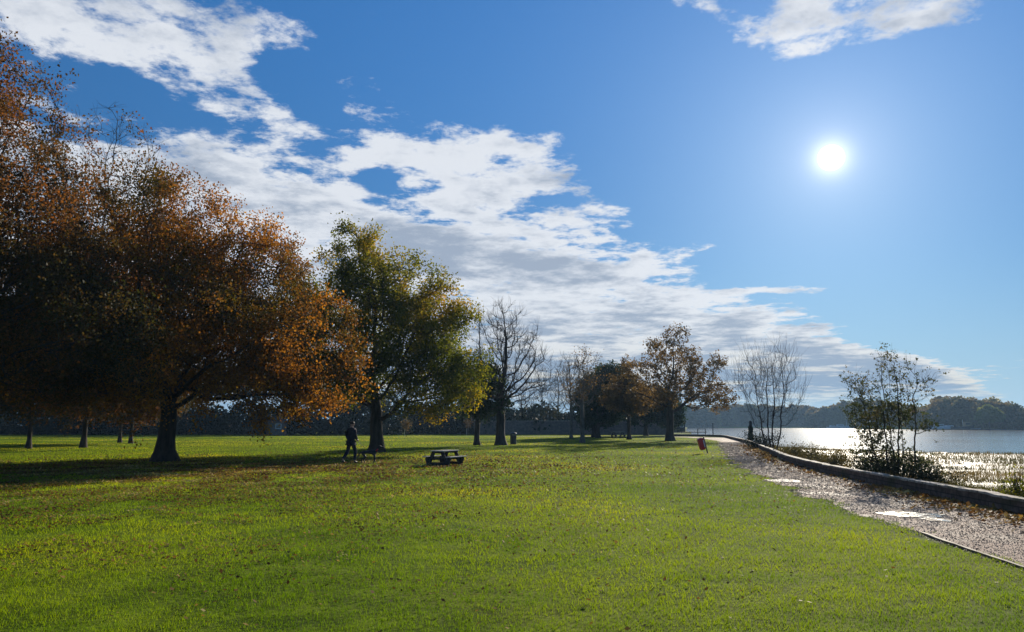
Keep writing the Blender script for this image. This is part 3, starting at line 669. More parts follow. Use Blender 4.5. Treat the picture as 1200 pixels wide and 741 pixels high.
# -- riverside trees behind the wall
def bank(px, d): p = at(px, d); p.z = marsh_h(p.x, p.y) - 0.05; return p
tree('bare_sapling', bank(905, 46), 'bare many-stemmed young tree on the bank behind the wall bend', 'tree',
     [(0, 0, 3.9, 2.7, 2.0, 1.9), (0.1, 0, 5.2, 1.9, 1.7, 1.3), (0, 0, 2.2, 1.5, 1.0, 1.2)], 7.6, 0.4, 0.042, 31, 'brown', 0, attractors=460, D=0.28, twigs=2, twig_len=1.5, trop=0.12, twig_up=1.1, rt=0.008,
     stems=[(0, 0, 0.05, 0), (-0.1, 0.1, -0.25, 0), (0.1, 0, 0.25, 0.1), (0.0, 0.1, 0.1, 0.3)], dk=0.3, di=3.5, flare=0.2, gap=-0.3)
tree('willow_bush', bank(1052, 23.5), 'airy many-stemmed bush with small dark green leaves, growing over the wall', 'bush',
     [(-0.3, 0, 2.3, 1.15, 0.9, 1.1), (0.1, 0, 3.4, 0.6, 0.7, 1.0), (-1.1, 0, 3.0, 0.65, 0.7, 0.6), (-1.45, 0, 2.8, 0.4, 0.4, 0.4), (1.0, 0, 3.3, 0.35, 0.5, 0.6), (0.9, 0, 1.7, 0.7, 0.7, 0.5), (0, 0, 1.0, 0.9, 0.6, 0.8), (-0.5, 0, 1.3, 0.9, 0.6, 0.7), (0.5, 0, 0.9, 0.8, 0.5, 0.6)], 4.3, 0.25, 0.028, 32, 'willow', 7000, 0.07, 0.04, 520, 0.15, twigs=3, twig_len=0.45, trop=0.08, twig_up=0.6, rt=0.0045,
     stems=[(0, 0, 0.02, 0), (-0.06, 0.05, -0.14, 0), (0.07, 0, 0.14, 0.05), (0.02, 0.08, 0.05, 0.12), (-0.1, 0.02, -0.3, 0.05), (0.1, -0.05, 0.28, 0)], dk=0.17, flare=0.1, gap=-0.2, di=2.5,
     leafmask=lambda b, r: r.random(len(b)) < np.where(b[:, 2] < 2.6, 1.0, 0.35))
def undergrowth(px, d, wx_, h_, lab, seed, mat='reed', n=2600, leaf=0.06):
    p = bank(px, d); r = np.random.default_rng(seed); root = thing('low_bush', p, lab, 'bush', 'low bushes behind the river wall')
    m_ = 60; a = r.uniform(0, 6.28, m_); t = unit(np.stack([np.cos(a) * r.uniform(.1, 1, m_) * wx_, np.sin(a) * 0.5 * r.uniform(.1, 1, m_) * wx_, r.uniform(0.5, 1, m_) * h_], 1))
    ln = r.uniform(0.5, 1, m_) * h_ / np.maximum(t[:, 2], 0.45); st = np.stack([r.normal(0, wx_ * 0.35, m_), r.normal(0, wx_ * 0.2, m_), np.zeros(m_)], 1)
    e = st + t * ln[:, None]; V, Fq = tubes(st, e, t, t, np.full(m_, 0.007), np.full(m_, 0.003), 3)
    link('stems', npmesh('stems', V, Fq, 4), M['bark'], root)
    k = r.integers(0, m_, n); tt = r.random(n) ** 0.7; c = st[k] + (e - st)[k] * tt[:, None] + r.normal(0, 0.07 * (1 + h_), (n, 3)); c[:, 2] = np.maximum(c[:, 2], 0.02)
    ax = unit(r.normal(0, 1, (n, 3))); sdv = unit(np.cross(ax, r.normal(0, 1, (n, 3)))); s = (leaf * r.uniform(.5, 1.3, n))[:, None]
    V = np.stack([c - ax * s * .6, c + sdv * s * .3, c + ax * s * .6, c - sdv * s * .3], 1)
    link('foliage', npmesh('foliage', V.reshape(-1, 3), np.arange(4 * n).reshape(-1, 4), 4, np.repeat(r.random(n), 4)), M[mat], root)
undergrowth(928, 41, 0.8, 0.9, 'low dead weeds right of the bare many-stemmed tree', 41)
undergrowth(948, 37, 1.0, 1.0, 'brown weeds behind the wall, second clump right of the bare many-stemmed tree', 42, n=3200)
undergrowth(972, 34, 0.9, 0.8, 'brown weeds behind the wall, midway between the bare tree and the airy bush', 43, n=3200)
undergrowth(893, 52, 1.2, 1.3, 'dark scrub at the foot of the bare many-stemmed tree', 44, 'hedge', 3000, 0.09)
undergrowth(1022, 25.5, 0.7, 0.95, 'dark low scrub left of the airy bush stems', 45, 'hedge', 5000, 0.055)
undergrowth(1050, 23.5, 0.8, 1.1, 'dark low scrub round the stems of the airy bush', 46, 'hedge', 5000, 0.055)
undergrowth(1086, 21.5, 0.6, 0.8, 'rounded dark scrub right of the airy bush stems', 47, 'hedge', 5000, 0.05)
undergrowth(1120, 19.5, 0.5, 0.4, 'low brown grass tuft right of the rounded scrub, against the wall', 48, 'reed', 2400, 0.05)
undergrowth(1193, 15.3, 0.28, 0.95, 'upright green weed at the right edge of the view behind the wall', 49, 'olive', 900, 0.055)
undergrowth(838, 124, 2.2, 0.9, 'low brown bush by the water at the far end of the path', 50, 'brown', 2500, 0.16)

# ------------------------------------------------------------------ far woods, hedge
def clumps(name, crowns, leaf, per, mat, label, kind='stuff', cat=None, seed=1, parent=None):
    r = np.random.default_rng(seed); C_ = []; 
    for (x_, y_, rr, zc_, rz_) in crowns:
        n_ = int(per * (rr * rr + rr * rz_) / 50)
        p = unit(r.normal(0, 1, (n_, 3))); p[:, 2] = np.where(p[:, 2] < -0.9, -p[:, 2], p[:, 2])
        k = r.uniform(0.72, 1.05, n_)
        k *= 0.86 + 0.28 * np.array([mnoise.noise(Vector((q[0] * 2.3 + x_, q[1] * 2.3, q[2] * 2.3 + y_))) for q in p])
        C_.append(np.array([x_, y_, zc_]) + p * k[:, None] * np.array([rr, rr, rz_]))
    c = np.concatenate(C_); n_ = len(c); cv_ = np.concatenate([np.full(len(q), r.random()) for q in C_]); c[:, 2] = np.maximum(c[:, 2], 0.2)
    ax = unit(r.normal(0, 1, (n_, 3))); sdv = unit(np.cross(ax, r.normal(0, 1, (n_, 3)))); s = (leaf * r.uniform(.5, 1.3, n_))[:, None]
    V = np.stack([c - ax * s * .6, c + sdv * s * .45, c + ax * s * .6, c - sdv * s * .45], 1)
    o = link(name, npmesh(name, V.reshape(-1, 3), np.arange(4 * n_).reshape(-1, 4), 4, np.repeat(r.random(n_) * 0.35 + cv_ * 0.9 - 0.1, 4)), M[mat], parent)
    if not parent: tag(o, label, cat, None, kind)
    return o
r = random.Random(5)
cr = []
for px in range(1070, 1420, 7):
    for row in range(3):
        d = 392 - (px - 1100) * 0.22 + row * 16 + r.uniform(-5, 5)
        Hh = (12.0 + 1.8 * math.sin(px * 0.035) + r.uniform(-3.2, 2.2) + row * 1.3) * (0.72 if px < 1100 else 1)
        p = at(px + r.uniform(-3, 3), d); rr = r.uniform(4.0, 6.5)
        cr.append((p.x, p.y, rr, Hh - rr * 1.0, rr * 1.1)); cr.append((p.x + 2, p.y - 1, rr, rr * 0.7, rr * 1.0))
clumps('far_wood', cr, 1.1, 520, 'farwood', 'autumn wood lining the far bank at the right', seed=2)
cr = []
for px in range(700, 1085, 4):
    for row in range(3):
        d = (640 if px < 955 else 560) + row * 20 + r.uniform(-8, 8) - (30 if px > 1040 else 0)
        Hh = 15 + 3 * math.sin(px * 0.05 + 1) + r.uniform(-3, 3) + (4 if px < 870 else 0) + (5 if 930 < px < 955 else 0)
        if px > 955: Hh *= 1.05
        p = at(px + r.uniform(-3, 3), d); rr = r.uniform(5, 8.5)
        cr.append((p.x, p.y, rr, Hh - rr, rr * 1.1)); cr.append((p.x + 2, p.y - 3, rr, rr * 0.8, rr * 1.2))
clumps('far_wood', cr, 1.7, 330, 'farwood', 'hazy distant wood across the water in the middle', seed=3)
yt = thing('round_tree', at(1160, 360), 'yellow-green round tree in front of the far bank wood', 'tree')
q = at(1160, 360); tk = bmesh.new(); add_cyl(tk, (0, 0, 0), (0, 0, 6), 0.5, 0.3, 10); link('trunk', bm_mesh('trunk', tk, True), M['bark'], yt)
clumps('crown', [(0, 0, 5.2, 7.0, 4.6), (3.5, 0, 4, 6, 3.6), (-3.0, 0, 3.6, 5.4, 3.6)], 0.9, 1500, 'yellowgreen', None, parent=yt, seed=8)
# wood and hedge closing the lawn at the back
cr = []
for x_ in np.arange(-190, 24, 2.6):
    for row in range(3):
        yb = 128 + row * 7 + r.uniform(-2, 2) + (6 if x_ > -20 else 0)
        Hh = (9 + 4 * math.sin(x_ * 0.11) + r.uniform(-2, 2)) * (1.25 if x_ < -55 else 1.0) if x_ < -8 else (5.0 + r.uniform(-1, 1.2) - 1.0 * (x_ > 5))
        rr = r.uniform(2.2, 3.6)
        cr.append((x_ + r.uniform(-1, 1), yb, rr, max(Hh - rr, 1.5), rr)); cr.append((x_, yb, rr, rr * 0.7, rr * 1.1))
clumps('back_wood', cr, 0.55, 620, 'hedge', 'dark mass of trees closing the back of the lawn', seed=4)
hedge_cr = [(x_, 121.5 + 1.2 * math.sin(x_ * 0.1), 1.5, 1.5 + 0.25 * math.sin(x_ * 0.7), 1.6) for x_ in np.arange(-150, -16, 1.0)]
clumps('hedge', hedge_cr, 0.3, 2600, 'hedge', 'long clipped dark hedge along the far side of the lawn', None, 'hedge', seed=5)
# far bare trees behind the fence
for i, (px_, d_, H_) in enumerate(((636, 150, 13), (655, 158, 15), (690, 150, 16), (712, 162, 15.5), (612, 156, 10.5), (728, 150, 12))):
    lb = ['far bare tree just right of the tall bare tree', 'far bare tree behind the slender bare tree, left side', 'pale far bare tree rising behind the short-trunked bare tree', 'pale far bare tree rising above the left of the dark evergreens', 'low far bare tree seen through the tall bare tree', 'far bare tree top showing over the dark evergreens'][i]
    k = H_ / 15
    tree('far_bare_tree', at(px_, d_), lb, 'tree', [(0, 0, 8 * k, 4.0, 4, 5 * k), (0, 0, 11.5 * k, 2.6, 2.6, 3.5 * k)], H_, 3, 0.22, 60 + i, 'brown', 0, attractors=320, D=0.8, twigs=3, twig_len=1.6, trop=0.3, twig_up=0.6, rt=0.022, bark='bark_pale', group='bare trees beyond the lawn')
# saplings with pale stakes
def sapling(px, py, hc, lab, seed, leafn):
    p = G(px, py); r = np.random.default_rng(seed)
    root = thing('young_tree', p, lab, 'young tree', 'newly planted young trees at the back of the lawn')
    bm = bmesh.new(); add_cyl(bm, (0, 0, 0), (0.02, 0, hc), 0.05, 0.035, 8); link('trunk', bm_mesh('trunk', bm, True), M['bark_pale'], root)
    bm = bmesh.new(); add_cyl(bm, (-0.22, 0, 0), (-0.22, 0, 1.1), 0.035, 0.035, 8); link('stake', bm_mesh('stake', bm), M['timber_top'], root)
    n = 36; t = unit(r.normal(0, 0.5, (n, 3)) + np.array([0, 0, 0.7])); st = np.tile([[0.02, 0, hc]], (n, 1)) - np.array([0, 0, 1]) * r.uniform(0, 0.6, (n, 1)); e = st + t * r.uniform(0.5, 1.4, (n, 1))
    V, Fq = tubes(st, e, t, t, np.full(n, 0.014), np.full(n, 0.006), 3); link('branches', npmesh('branches', V, Fq, 4), M['bark_pale'], root)
    k = r.integers(0, n, leafn); c = st[k] + (e - st)[k] * r.random((leafn, 1)) + r.normal(0, 0.16, (leafn, 3)); ax = unit(r.normal(0, 1, (leafn, 3))); sdv = unit(np.cross(ax, r.normal(0, 1, (leafn, 3))))
    V = np.stack([c - ax * .06, c + sdv * .05, c + ax * .06, c - sdv * .05], 1); link('crown', npmesh('crown', V.reshape(-1, 3), np.arange(4 * leafn).reshape(-1, 4), 4, np.repeat(r.random(leafn), 4)), M['brown'], root)
sapling(476, 512.2, 1.7, 'staked young tree with a small brown crown under the green tree', 71, 700)
sapling(548.5, 510.5, 1.9, 'thin pale staked young tree left of the small dark tree', 72, 260)
sapling(620, 509.0, 2.2, 'pale-stemmed young tree right of the litter bin', 73, 160)
sapling(632, 508.8, 2.1, 'thinner pale-stemmed young tree, second to the right of the litter bin', 74, 120)
sapling(675.5, 508.6, 2.1, 'pale-stemmed young tree between two bare trunks', 75, 120)

# ------------------------------------------------------------------ walls, buildings
wl = smooth_line(WALL, 0.22)
def sweep(line, prof):
    bm = bmesh.new(); rings = []
    for i, p in enumerate(line):
        a = line[max(i - 1, 0)]; b = line[min(i + 1, len(line) - 1)]
        t = Vector((b[0] - a[0], b[1] - a[1], 0)).normalized(); nrm_ = Vector((t.y, -t.x, 0))
        rings.append([Vector((p[0], p[1], 0)) + nrm_ * q[0] + Vector((0, 0, q[1] + 0.007 * mnoise.noise(Vector((p[0] * 1.3, p[1] * 1.3, 0.0))) + 0.022 * mnoise.noise(Vector(((i // 4) * 7.37 + 0.5, 2.2, 1.0))) + 0.010 * mnoise.noise(Vector((p[0] * 4, p[1] * 4, k * 2.0))))) for k, q in enumerate(prof)])
    loft(bm, rings); bmesh.ops.recalc_face_normals(bm, faces=bm.faces[:]); return bm
rw = thing('river_wall', (0, 0, 0), 'low stone retaining wall curving along the river side of the path', 'wall')
link('wall_face', bm_mesh('wall_face', sweep(wl, [(0, -0.9), (0, 0.255), (0.17, 0.255), (0.17, -0.9)])), M['stone'], rw)
link('coping', bm_mesh('coping', sweep(wl, [(-0.025, 0.258), (-0.025, 0.298), (-0.018, 0.305), (0.19, 0.305), (0.197, 0.298), (0.197, 0.258)])), M['coping'], rw)
# timber edging between lawn and path at the near right
el = [(float(path_x(yy)) - 0.03 + 0.012 * math.sin(yy * 2.3), yy) for yy in np.arange(3, 11.4, 0.3)]
eo = link('path_edging', bm_mesh('path_edging', sweep(el, [(0, -0.05), (0, 0.03), (0.05, 0.028), (0.05, -0.05)])), M['timber']); tag(eo, 'low timber edging board between lawn and gravel at the near right', 'edging')
# boathouse by the water
def hut(name, loc, w_, d_, h_, rh, wall, roof, lab, cat, rz=0, win=(0,), door=True):
    root = thing(name, loc, lab, cat, None, rz)
    bm = bmesh.new(); add_box(bm, (0, 0, h_ / 2), (w_, d_, h_), bev=0.02); link('wall', bm_mesh('wall', bm), wall, root)
    bm = bmesh.new(); e = 0.25
    loft(bm, [[Vector((sx * 1.0, -d_ / 2 - e, h_ - 0.08)) if 0 else Vector((-(w_ / 2 + e), sx, h_ - 0.08)), Vector(((w_ / 2 + e), sx, h_ - 0.08)), Vector((0, sx, h_ + rh))] for sx in (-d_ / 2 - e, d_ / 2 + e)])
    bmesh.ops.recalc_face_normals(bm, faces=bm.faces[:]); link('roof', bm_mesh('roof', bm), roof, root)
    for x_ in win:
        bm = bmesh.new(); add_box(bm, (x_, -d_ / 2 - 0.02, h_ * 0.62), (0.9, 0.06, 0.8)); wf = link('window', bm_mesh('window', bm), M['white'], root)
        bm = bmesh.new(); add_box(bm, (x_, -d_ / 2 - 0.045, h_ * 0.62), (0.74, 0.03, 0.64)); link('pane', bm_mesh('pane', bm), M['glass'], wf)
    if door:
        bm = bmesh.new(); add_box(bm, (-w_ * 0.28, -d_ / 2 - 0.025, 1.0), (0.85, 0.05, 2.0)); link('door', bm_mesh('door', bm), M['timber'], root)
    return root
hut('boathouse', at(792.5, 172), 3.0, 4.5, 2.5, 0.9, M['dark_wood'], M['roof'], 'small dark boathouse at the water edge behind the half-bare tree', 'hut', 0.05, (0.7,))
hut('pavilion', at(324, 120), 2.6, 2.6, 2.3, 0.7, M['brick'], M['roof'], 'small hut with a dark roof at the back of the lawn', 'hut', 0.1, (0.5,))
hut('house', at(246, 140), 7, 5, 3.0, 1.0, M['brick'], M['roof'], 'low house glimpsed over the hedge', 'house', 0.08, (-2.8, 0, 2.8), False)
# brick garden wall with fence line at the back, middle
fw = thing('garden_wall', (0, 0, 0), 'long brown brick wall at the back of the lawn behind the young trees', 'wall')
a = at(556, 131); b = at(786, 129)
line = [(a.x + (b.x - a.x) * i / 24, a.y + (b.y - a.y) * i / 24) for i in range(25)]
link('wall_face', bm_mesh('wall_face', sweep(line, [(0, 0), (0, 2.3), (0.3, 2.3), (0.3, 0)])), M['brick'], fw)
link('coping', bm_mesh('coping', sweep(line, [(-0.05, 2.303), (-0.05, 2.4), (0.35, 2.4), (0.35, 2.303)])), M['coping'], fw)
# jetty
jt = thing('jetty', at(812, 158), 'low dark wooden jetty beside the boathouse', 'jetty')
bm = bmesh.new(); add_box(bm, (0, 0, 0.15), (5.4, 1.6, 0.16)); link('deck', bm_mesh('deck', bm), M['dark_wood'], jt)
for x_ in (-2.5, -0.8, 0.9, 2.5):
    bm = bmesh.new(); add_cyl(bm, (x_, -0.6, -2), (x_, -0.6, 0.9 if x_ > 0 else 0.25), 0.09, 0.09, 8); link('post', bm_mesh('post', bm, True), M['dark_wood'], jt)
bm = bmesh.new(); add_box(bm, (1.7, -0.6, 0.8), (1.7, 0.06, 0.08)); link('rail', bm_mesh('rail', bm), M['dark_wood'], jt)
bm = bmesh.new(); add_cyl(bm, (0, 0, -2), (0.05, 0, 2.0), 0.11, 0.09, 8)
tag(link('mooring_post', bm_mesh('mooring_post', bm, True), M['dark_wood'], loc=at(835.5, 150)), 'thin mooring post standing in the water above the low brown bush', 'post')
# post at the wall bend
p = at(880, 72); pt = thing('wooden_post', p, 'thick dark post wrapped in ivy beside the wall bend', 'post')
bm = bmesh.new(); add_cyl(bm, (0, 0, 0), (0.05, 0, 1.95), 0.15, 0.13, 12); add_cyl(bm, (0.05, 0, 1.95), (0.05, 0, 2.02), 0.13, 0.06, 12); link('shaft', bm_mesh('shaft', bm, True), M['dark_wood'], pt)
clumps('ivy', [(0.02, 0, 0.32, 0.45, 0.6), (0.03, 0, 0.25, 1.1, 0.7)], 0.1, 150000, 'hedge', None, parent=pt, seed=9)

# ------------------------------------------------------------------ picnic tables
def picnic(loc, rz, lab, s=1.0):
    root = thing('picnic_table', loc, lab, 'picnic table', 'picnic tables on the lawn', rz); root.scale = (s, s, s)
    # long axis x
    bm = bmesh.new()
    for i in range(4): add_box(bm, (0, -0.285 + i * 0.19, 0.73), (1.55, 0.175, 0.045), bev=0.006)
    link('tabletop', bm_mesh('tabletop', bm), M['timber_top'], root)
    for sy in (-1, 1):
        bm = bmesh.new()
        for i in range(2): add_box(bm, (0, sy * (0.62 + i * 0.145), 0.44), (1.55, 0.135, 0.045), bev=0.006)
        link('bench', bm_mesh('bench', bm), M['timber_top'], root)
    for sx in (-0.62, 0.62):
        bm = bmesh.new()
        for sy in (-1, 1):
            loft(bm, [[Vector((sx + ox, sy * (0.56 - (z_ / 0.7) * 0.32) + oy * 1.0, z_)) for ox, oy in ((-0.03, -0.10), (0.03, -0.10), (0.03, 0.10), (-0.03, 0.10))] for z_ in (0.0, 0.70)])
        add_box(bm, (sx + 0.055, 0, 0.36), (0.045, 1.46, 0.15)); add_box(bm, (sx + 0.055, 0, 0.655), (0.045, 0.7, 0.09)); add_box(bm, (sx + 0.05, 0, 0.10), (0.04, 1.1, 0.14))
        for sy in (-1, 1): add_box(bm, (sx, sy * 0.62, 0.20), (0.055, 0.16, 0.40), Matrix.Rotation(sy * -0.25, 3, 'X'))
        bmesh.ops.recalc_face_normals(bm, faces=bm.faces[:]); link('leg_frame', bm_mesh('leg_frame', bm), M['dark_wood'], root)
picnic(G(521, 545.5), R(62), 'dark chunky picnic table alone on the open lawn', 0.80)
picnic(G(724.5, 513.2), R(20), 'distant picnic table in the shade of the dark evergreens', 1.0)
# litter bin
lb = thing('litter_bin', G(601.5, 521.2), 'black round litter bin beside the tall bare tree', 'bin')
bm = bmesh.new(); add_cyl(bm, (0, 0, 0.03), (0, 0, 0.78), 0.25, 0.27, 20); link('body', bm_mesh('body', bm), M['black_metal'], lb)
bm = bmesh.new(); add_cyl(bm, (0, 0, 0.92), (0, 0, 0.97), 0.27, 0.24, 20); add_cyl(bm, (0, 0, 0.97), (0, 0, 1.03), 0.24, 0.1, 20)
for k in range(4): add_cyl(bm, (0.22 * math.cos(k * 1.57 + .7), 0.22 * math.sin(k * 1.57 + .7), 0.76), (0.22 * math.cos(k * 1.57 + .7), 0.22 * math.sin(k * 1.57 + .7), 0.93), 0.02, 0.02, 6)
link('hood', bm_mesh('hood', bm), M['black_metal'], lb)
# red dog-waste bin, leaning
rb = thing('dog_waste_bin', G(829.5, 532), 'red bin tipping over on its leaning black post beside the path', 'bin')
rb.rotation_euler = (R(3), R(-13), R(0))
bm = bmesh.new(); add_cyl(bm, (0, 0, -0.1), (0, 0, 0.98), 0.035, 0.035, 10); link('post', bm_mesh('post', bm, True), M['black_metal'], rb)
bm = bmesh.new()
rings = [[Vector((-0.21 + x_ * a_, y_ * b_, z_)) for x_, y_ in ((-1, -.8), (-.8, -1), (.8, -1), (1, -.8), (1, .8), (.8, 1), (-.8, 1), (-1, .8))] for z_, a_, b_ in ((0.28, 0.10, 0.11), (0.33, 0.145, 0.15), (0.55, 0.165, 0.17), (0.84, 0.165, 0.17))]
loft(bm, rings); bmesh.ops.recalc_face_normals(bm, faces=bm.faces[:]); link('body', bm_mesh('body', bm), M['red'], rb)
bm = bmesh.new()
rings = [[Vector((-0.21 + x_ * a_, y_ * b_, z_)) for x_, y_ in ((-1, -.8), (-.8, -1), (.8, -1), (1, -.8), (1, .8), (.8, 1), (-.8, 1), (-1, .8))] for z_, a_, b_ in ((0.843, 0.18, 0.185), (0.87, 0.185, 0.19), (0.93, 0.15, 0.16), (0.96, 0.07, 0.08))]
loft(bm, rings); bmesh.ops.recalc_face_normals(bm, faces=bm.faces[:]); link('lid', bm_mesh('lid', bm), M['red'], rb)
bm = bmesh.new(); add_box(bm, (-0.10, -0.166, 0.62), (0.05, 0.012, 0.40)); link('sticker', bm_mesh('sticker', bm), M['white'], rb)

# ------------------------------------------------------------------ people and animals (skin chains)
def skin_obj(name, verts, edges, rad, mat, parent=None, root=0, sub=2):
    me = bpy.data.meshes.new(name); me.from_pydata(verts, edges, []); o = link(name, me, mat, parent)
    m_ = o.modifiers.new('skin', 'SKIN'); m_.use_smooth_shade = True; m_.branch_smoothing = 0.6
    for i, q in enumerate(me.skin_vertices[0].data):
        rr = rad[i]; q.radius = rr if isinstance(rr, tuple) else (rr, rr); q.use_root = (i == root)
    s = o.modifiers.new('sub', 'SUBSURF'); s.levels = sub; s.render_levels = sub
    return o
PR = thing('person', G(410.5, 543.3), 'person in dark clothes walking a black dog past the trees', 'person', None, R(-35))
# facing +y (away), right = +x ; body as one figure
bv = [(0, 0, 0.95), (0, 0.01, 1.12), (0, 0.02, 1.30), (0, 0.02, 1.44), (0, 0.03, 1.53), (0, 0.05, 1.60), (0, 0.06, 1.69), (0, 0.05, 1.76),
      (0.10, 0, 0.90), (0.11, 0.17, 0.50), (0.11, 0.13, 0.09), (0.11, 0.27, 0.035),          # front leg
      (-0.10, 0, 0.90), (-0.13, -0.05, 0.50), (-0.12, -0.33, 0.16), (-0.12, -0.24, 0.04),      # rear leg pushing off
      (0.20, 0.0, 1.42), (0.30, -0.08, 1.17), (0.27, 0.10, 0.98), (0.26, 0.17, 0.94),           # right arm, hand forward with lead
      (-0.20, 0.0, 1.42), (-0.29, 0.02, 1.15), (-0.25, 0.14, 0.94), (-0.24, 0.19, 0.89)]
be = [(0, 1), (1, 2), (2, 3), (3, 4), (4, 5), (5, 6), (6, 7), (0, 8), (8, 9), (9, 10), (10, 11), (0, 12), (12, 13), (13, 14), (14, 15), (3, 16), (16, 17), (17, 18), (18, 19), (3, 20), (20, 21), (21, 22), (22, 23)]
br = [(0.155, 0.12), (0.15, 0.115), (0.17, 0.125), (0.13, 0.10), 0.055, 0.08, 0.098, 0.065, 0.09, 0.06, 0.045, 0.04, 0.09, 0.06, 0.045, 0.04, 0.075, 0.052, 0.04, 0.042, 0.075, 0.052, 0.04, 0.042]
skin_obj('body', bv, be, br, M['skin'], PR)
cv = [(0, 0, 0.78), (0, 0, 0.95), (0, 0.01, 1.14), (0, 0.02, 1.32), (0, 0.02, 1.45), (0, 0.03, 1.52), (0.21, 0.0, 1.42), (0.31, -0.08, 1.17), (0.28, 0.08, 1.0), (-0.21, 0.0, 1.42), (-0.30, 0.02, 1.15), (-0.26, 0.12, 0.97)]
ce = [(0, 1), (1, 2), (2, 3), (3, 4), (4, 5), (4, 6), (6, 7), (7, 8), (4, 9), (9, 10), (10, 11)]
skin_obj('coat', cv, ce, [(0.21, 0.17), (0.20, 0.16), (0.19, 0.15), (0.21, 0.155), (0.16, 0.12), 0.085, 0.10, 0.075, 0.062, 0.10, 0.075, 0.062], M['cloth'], PR, 1)
tv = [(0, 0, 0.92), (0.10, 0, 0.86), (0.11, 0.17, 0.50), (0.11, 0.13, 0.12), (-0.10, 0, 0.86), (-0.13, -0.05, 0.50), (-0.12, -0.32, 0.18)]
skin_obj('trousers', tv, [(0, 1), (1, 2), (2, 3), (0, 4), (4, 5), (5, 6)], [(0.15, 0.13), 0.105, 0.08, 0.07, 0.105, 0.08, 0.07], M['jeans'], PR)
for a_, b_ in (((0.11, 0.10, 0.075), (0.11, 0.28, 0.045)), ((-0.12, -0.35, 0.13), (-0.12, -0.22, 0.045))):
    skin_obj('shoe', [a_, tuple((p_ + q_) / 2 for p_, q_ in zip(a_, b_)), b_], [(0, 1), (1, 2)], [0.055, 0.052, 0.042], M['black_metal'], PR)
skin_obj('hair', [(0, 0.02, 1.63), (0, 0.03, 1.70), (0, 0.03, 1.77)], [(0, 1), (1, 2)], [0.10, (0.122, 0.122), 0.09], M['hair'], PR)
# dog facing +x
DG = thing('dog', G(433, 543.5), 'lean black dog walking on a lead to the right of the person', 'dog', None, R(4)); DG.scale = (1.2, 1.3, 1.15)
dv_ = [(-0.22, 0, 0.42), (-0.05, 0, 0.42), (0.12, 0, 0.42), (0.22, 0, 0.46), (0.29, 0, 0.55), (0.35, 0, 0.60), (0.43, 0, 0.585), (0.50, 0, 0.57),
       (-0.24, 0.06, 0.36), (-0.17, 0.065, 0.24), (-0.29, 0.065, 0.15), (-0.27, 0.065, 0.03), (-0.24, 0.065, 0.02),
       (-0.24, -0.06, 0.36), (-0.13, -0.065, 0.24), (-0.20, -0.065, 0.15), (-0.15, -0.065, 0.03), (-0.12, -0.065, 0.02),
       (0.16, 0.065, 0.34), (0.16, 0.065, 0.20), (0.19, 0.065, 0.03), (0.22, 0.065, 0.02),
       (0.16, -0.065, 0.34), (0.20, -0.065, 0.20), (0.14, -0.065, 0.04), (0.16, -0.065, 0.02),
       (-0.30, 0, 0.42), (-0.38, 0, 0.33), (-0.43, 0, 0.22), (0.33, 0.045, 0.66), (0.33, -0.045, 0.66)]
de = [(0, 1), (1, 2), (2, 3), (3, 4), (4, 5), (5, 6), (6, 7), (0, 8), (8, 9), (9, 10), (10, 11), (11, 12), (0, 13), (13, 14), (14, 15), (15, 16), (16, 17), (2, 18), (18, 19), (19, 20), (20, 21), (2, 22), (22, 23), (23, 24), (24, 25), (0, 26), (26, 27), (27, 28), (5, 29), (5, 30)]
dr = [0.088, 0.078, 0.115, 0.085, 0.062, 0.066, 0.036, 0.028, 0.062, 0.038, 0.022, 0.018, 0.02, 0.062, 0.038, 0.022, 0.018, 0.02, 0.045, 0.026, 0.018, 0.02, 0.045, 0.026, 0.018, 0.02, 0.03, 0.02, 0.012, 0.02, 0.02]
skin_obj('body', dv_, de, dr, M['fur'], DG)
bm = bmesh.new(); add_cyl(bm, (0.235, 0, 0.50), (0.262, 0, 0.475), 0.082, 0.082, 14); link('collar', bm_mesh('collar', bm, True), M['red'], DG)
# lead between hand and collar
bpy.context.view_layer.update()
h0 = PR.matrix_world @ Vector((0.26, 0.17, 0.93)); h1 = DG.matrix_world @ Vector((0.25, 0, 0.56))
bm = bmesh.new(); N_ = 12
pts = [h0.lerp(h1, i / N_) + Vector((0, 0, -0.35 * (1 - (2 * i / N_ - 1) ** 2) * 0.5)) for i in range(N_ + 1)]
for a_, b_ in zip(pts[:-1], pts[1:]): add_cyl(bm, a_, b_, 0.008, 0.008, 6)
tag(link('dog_lead', bm_mesh('dog_lead', bm), M['black_metal']), 'thin dark lead running from the walker to the dog', 'dog lead')

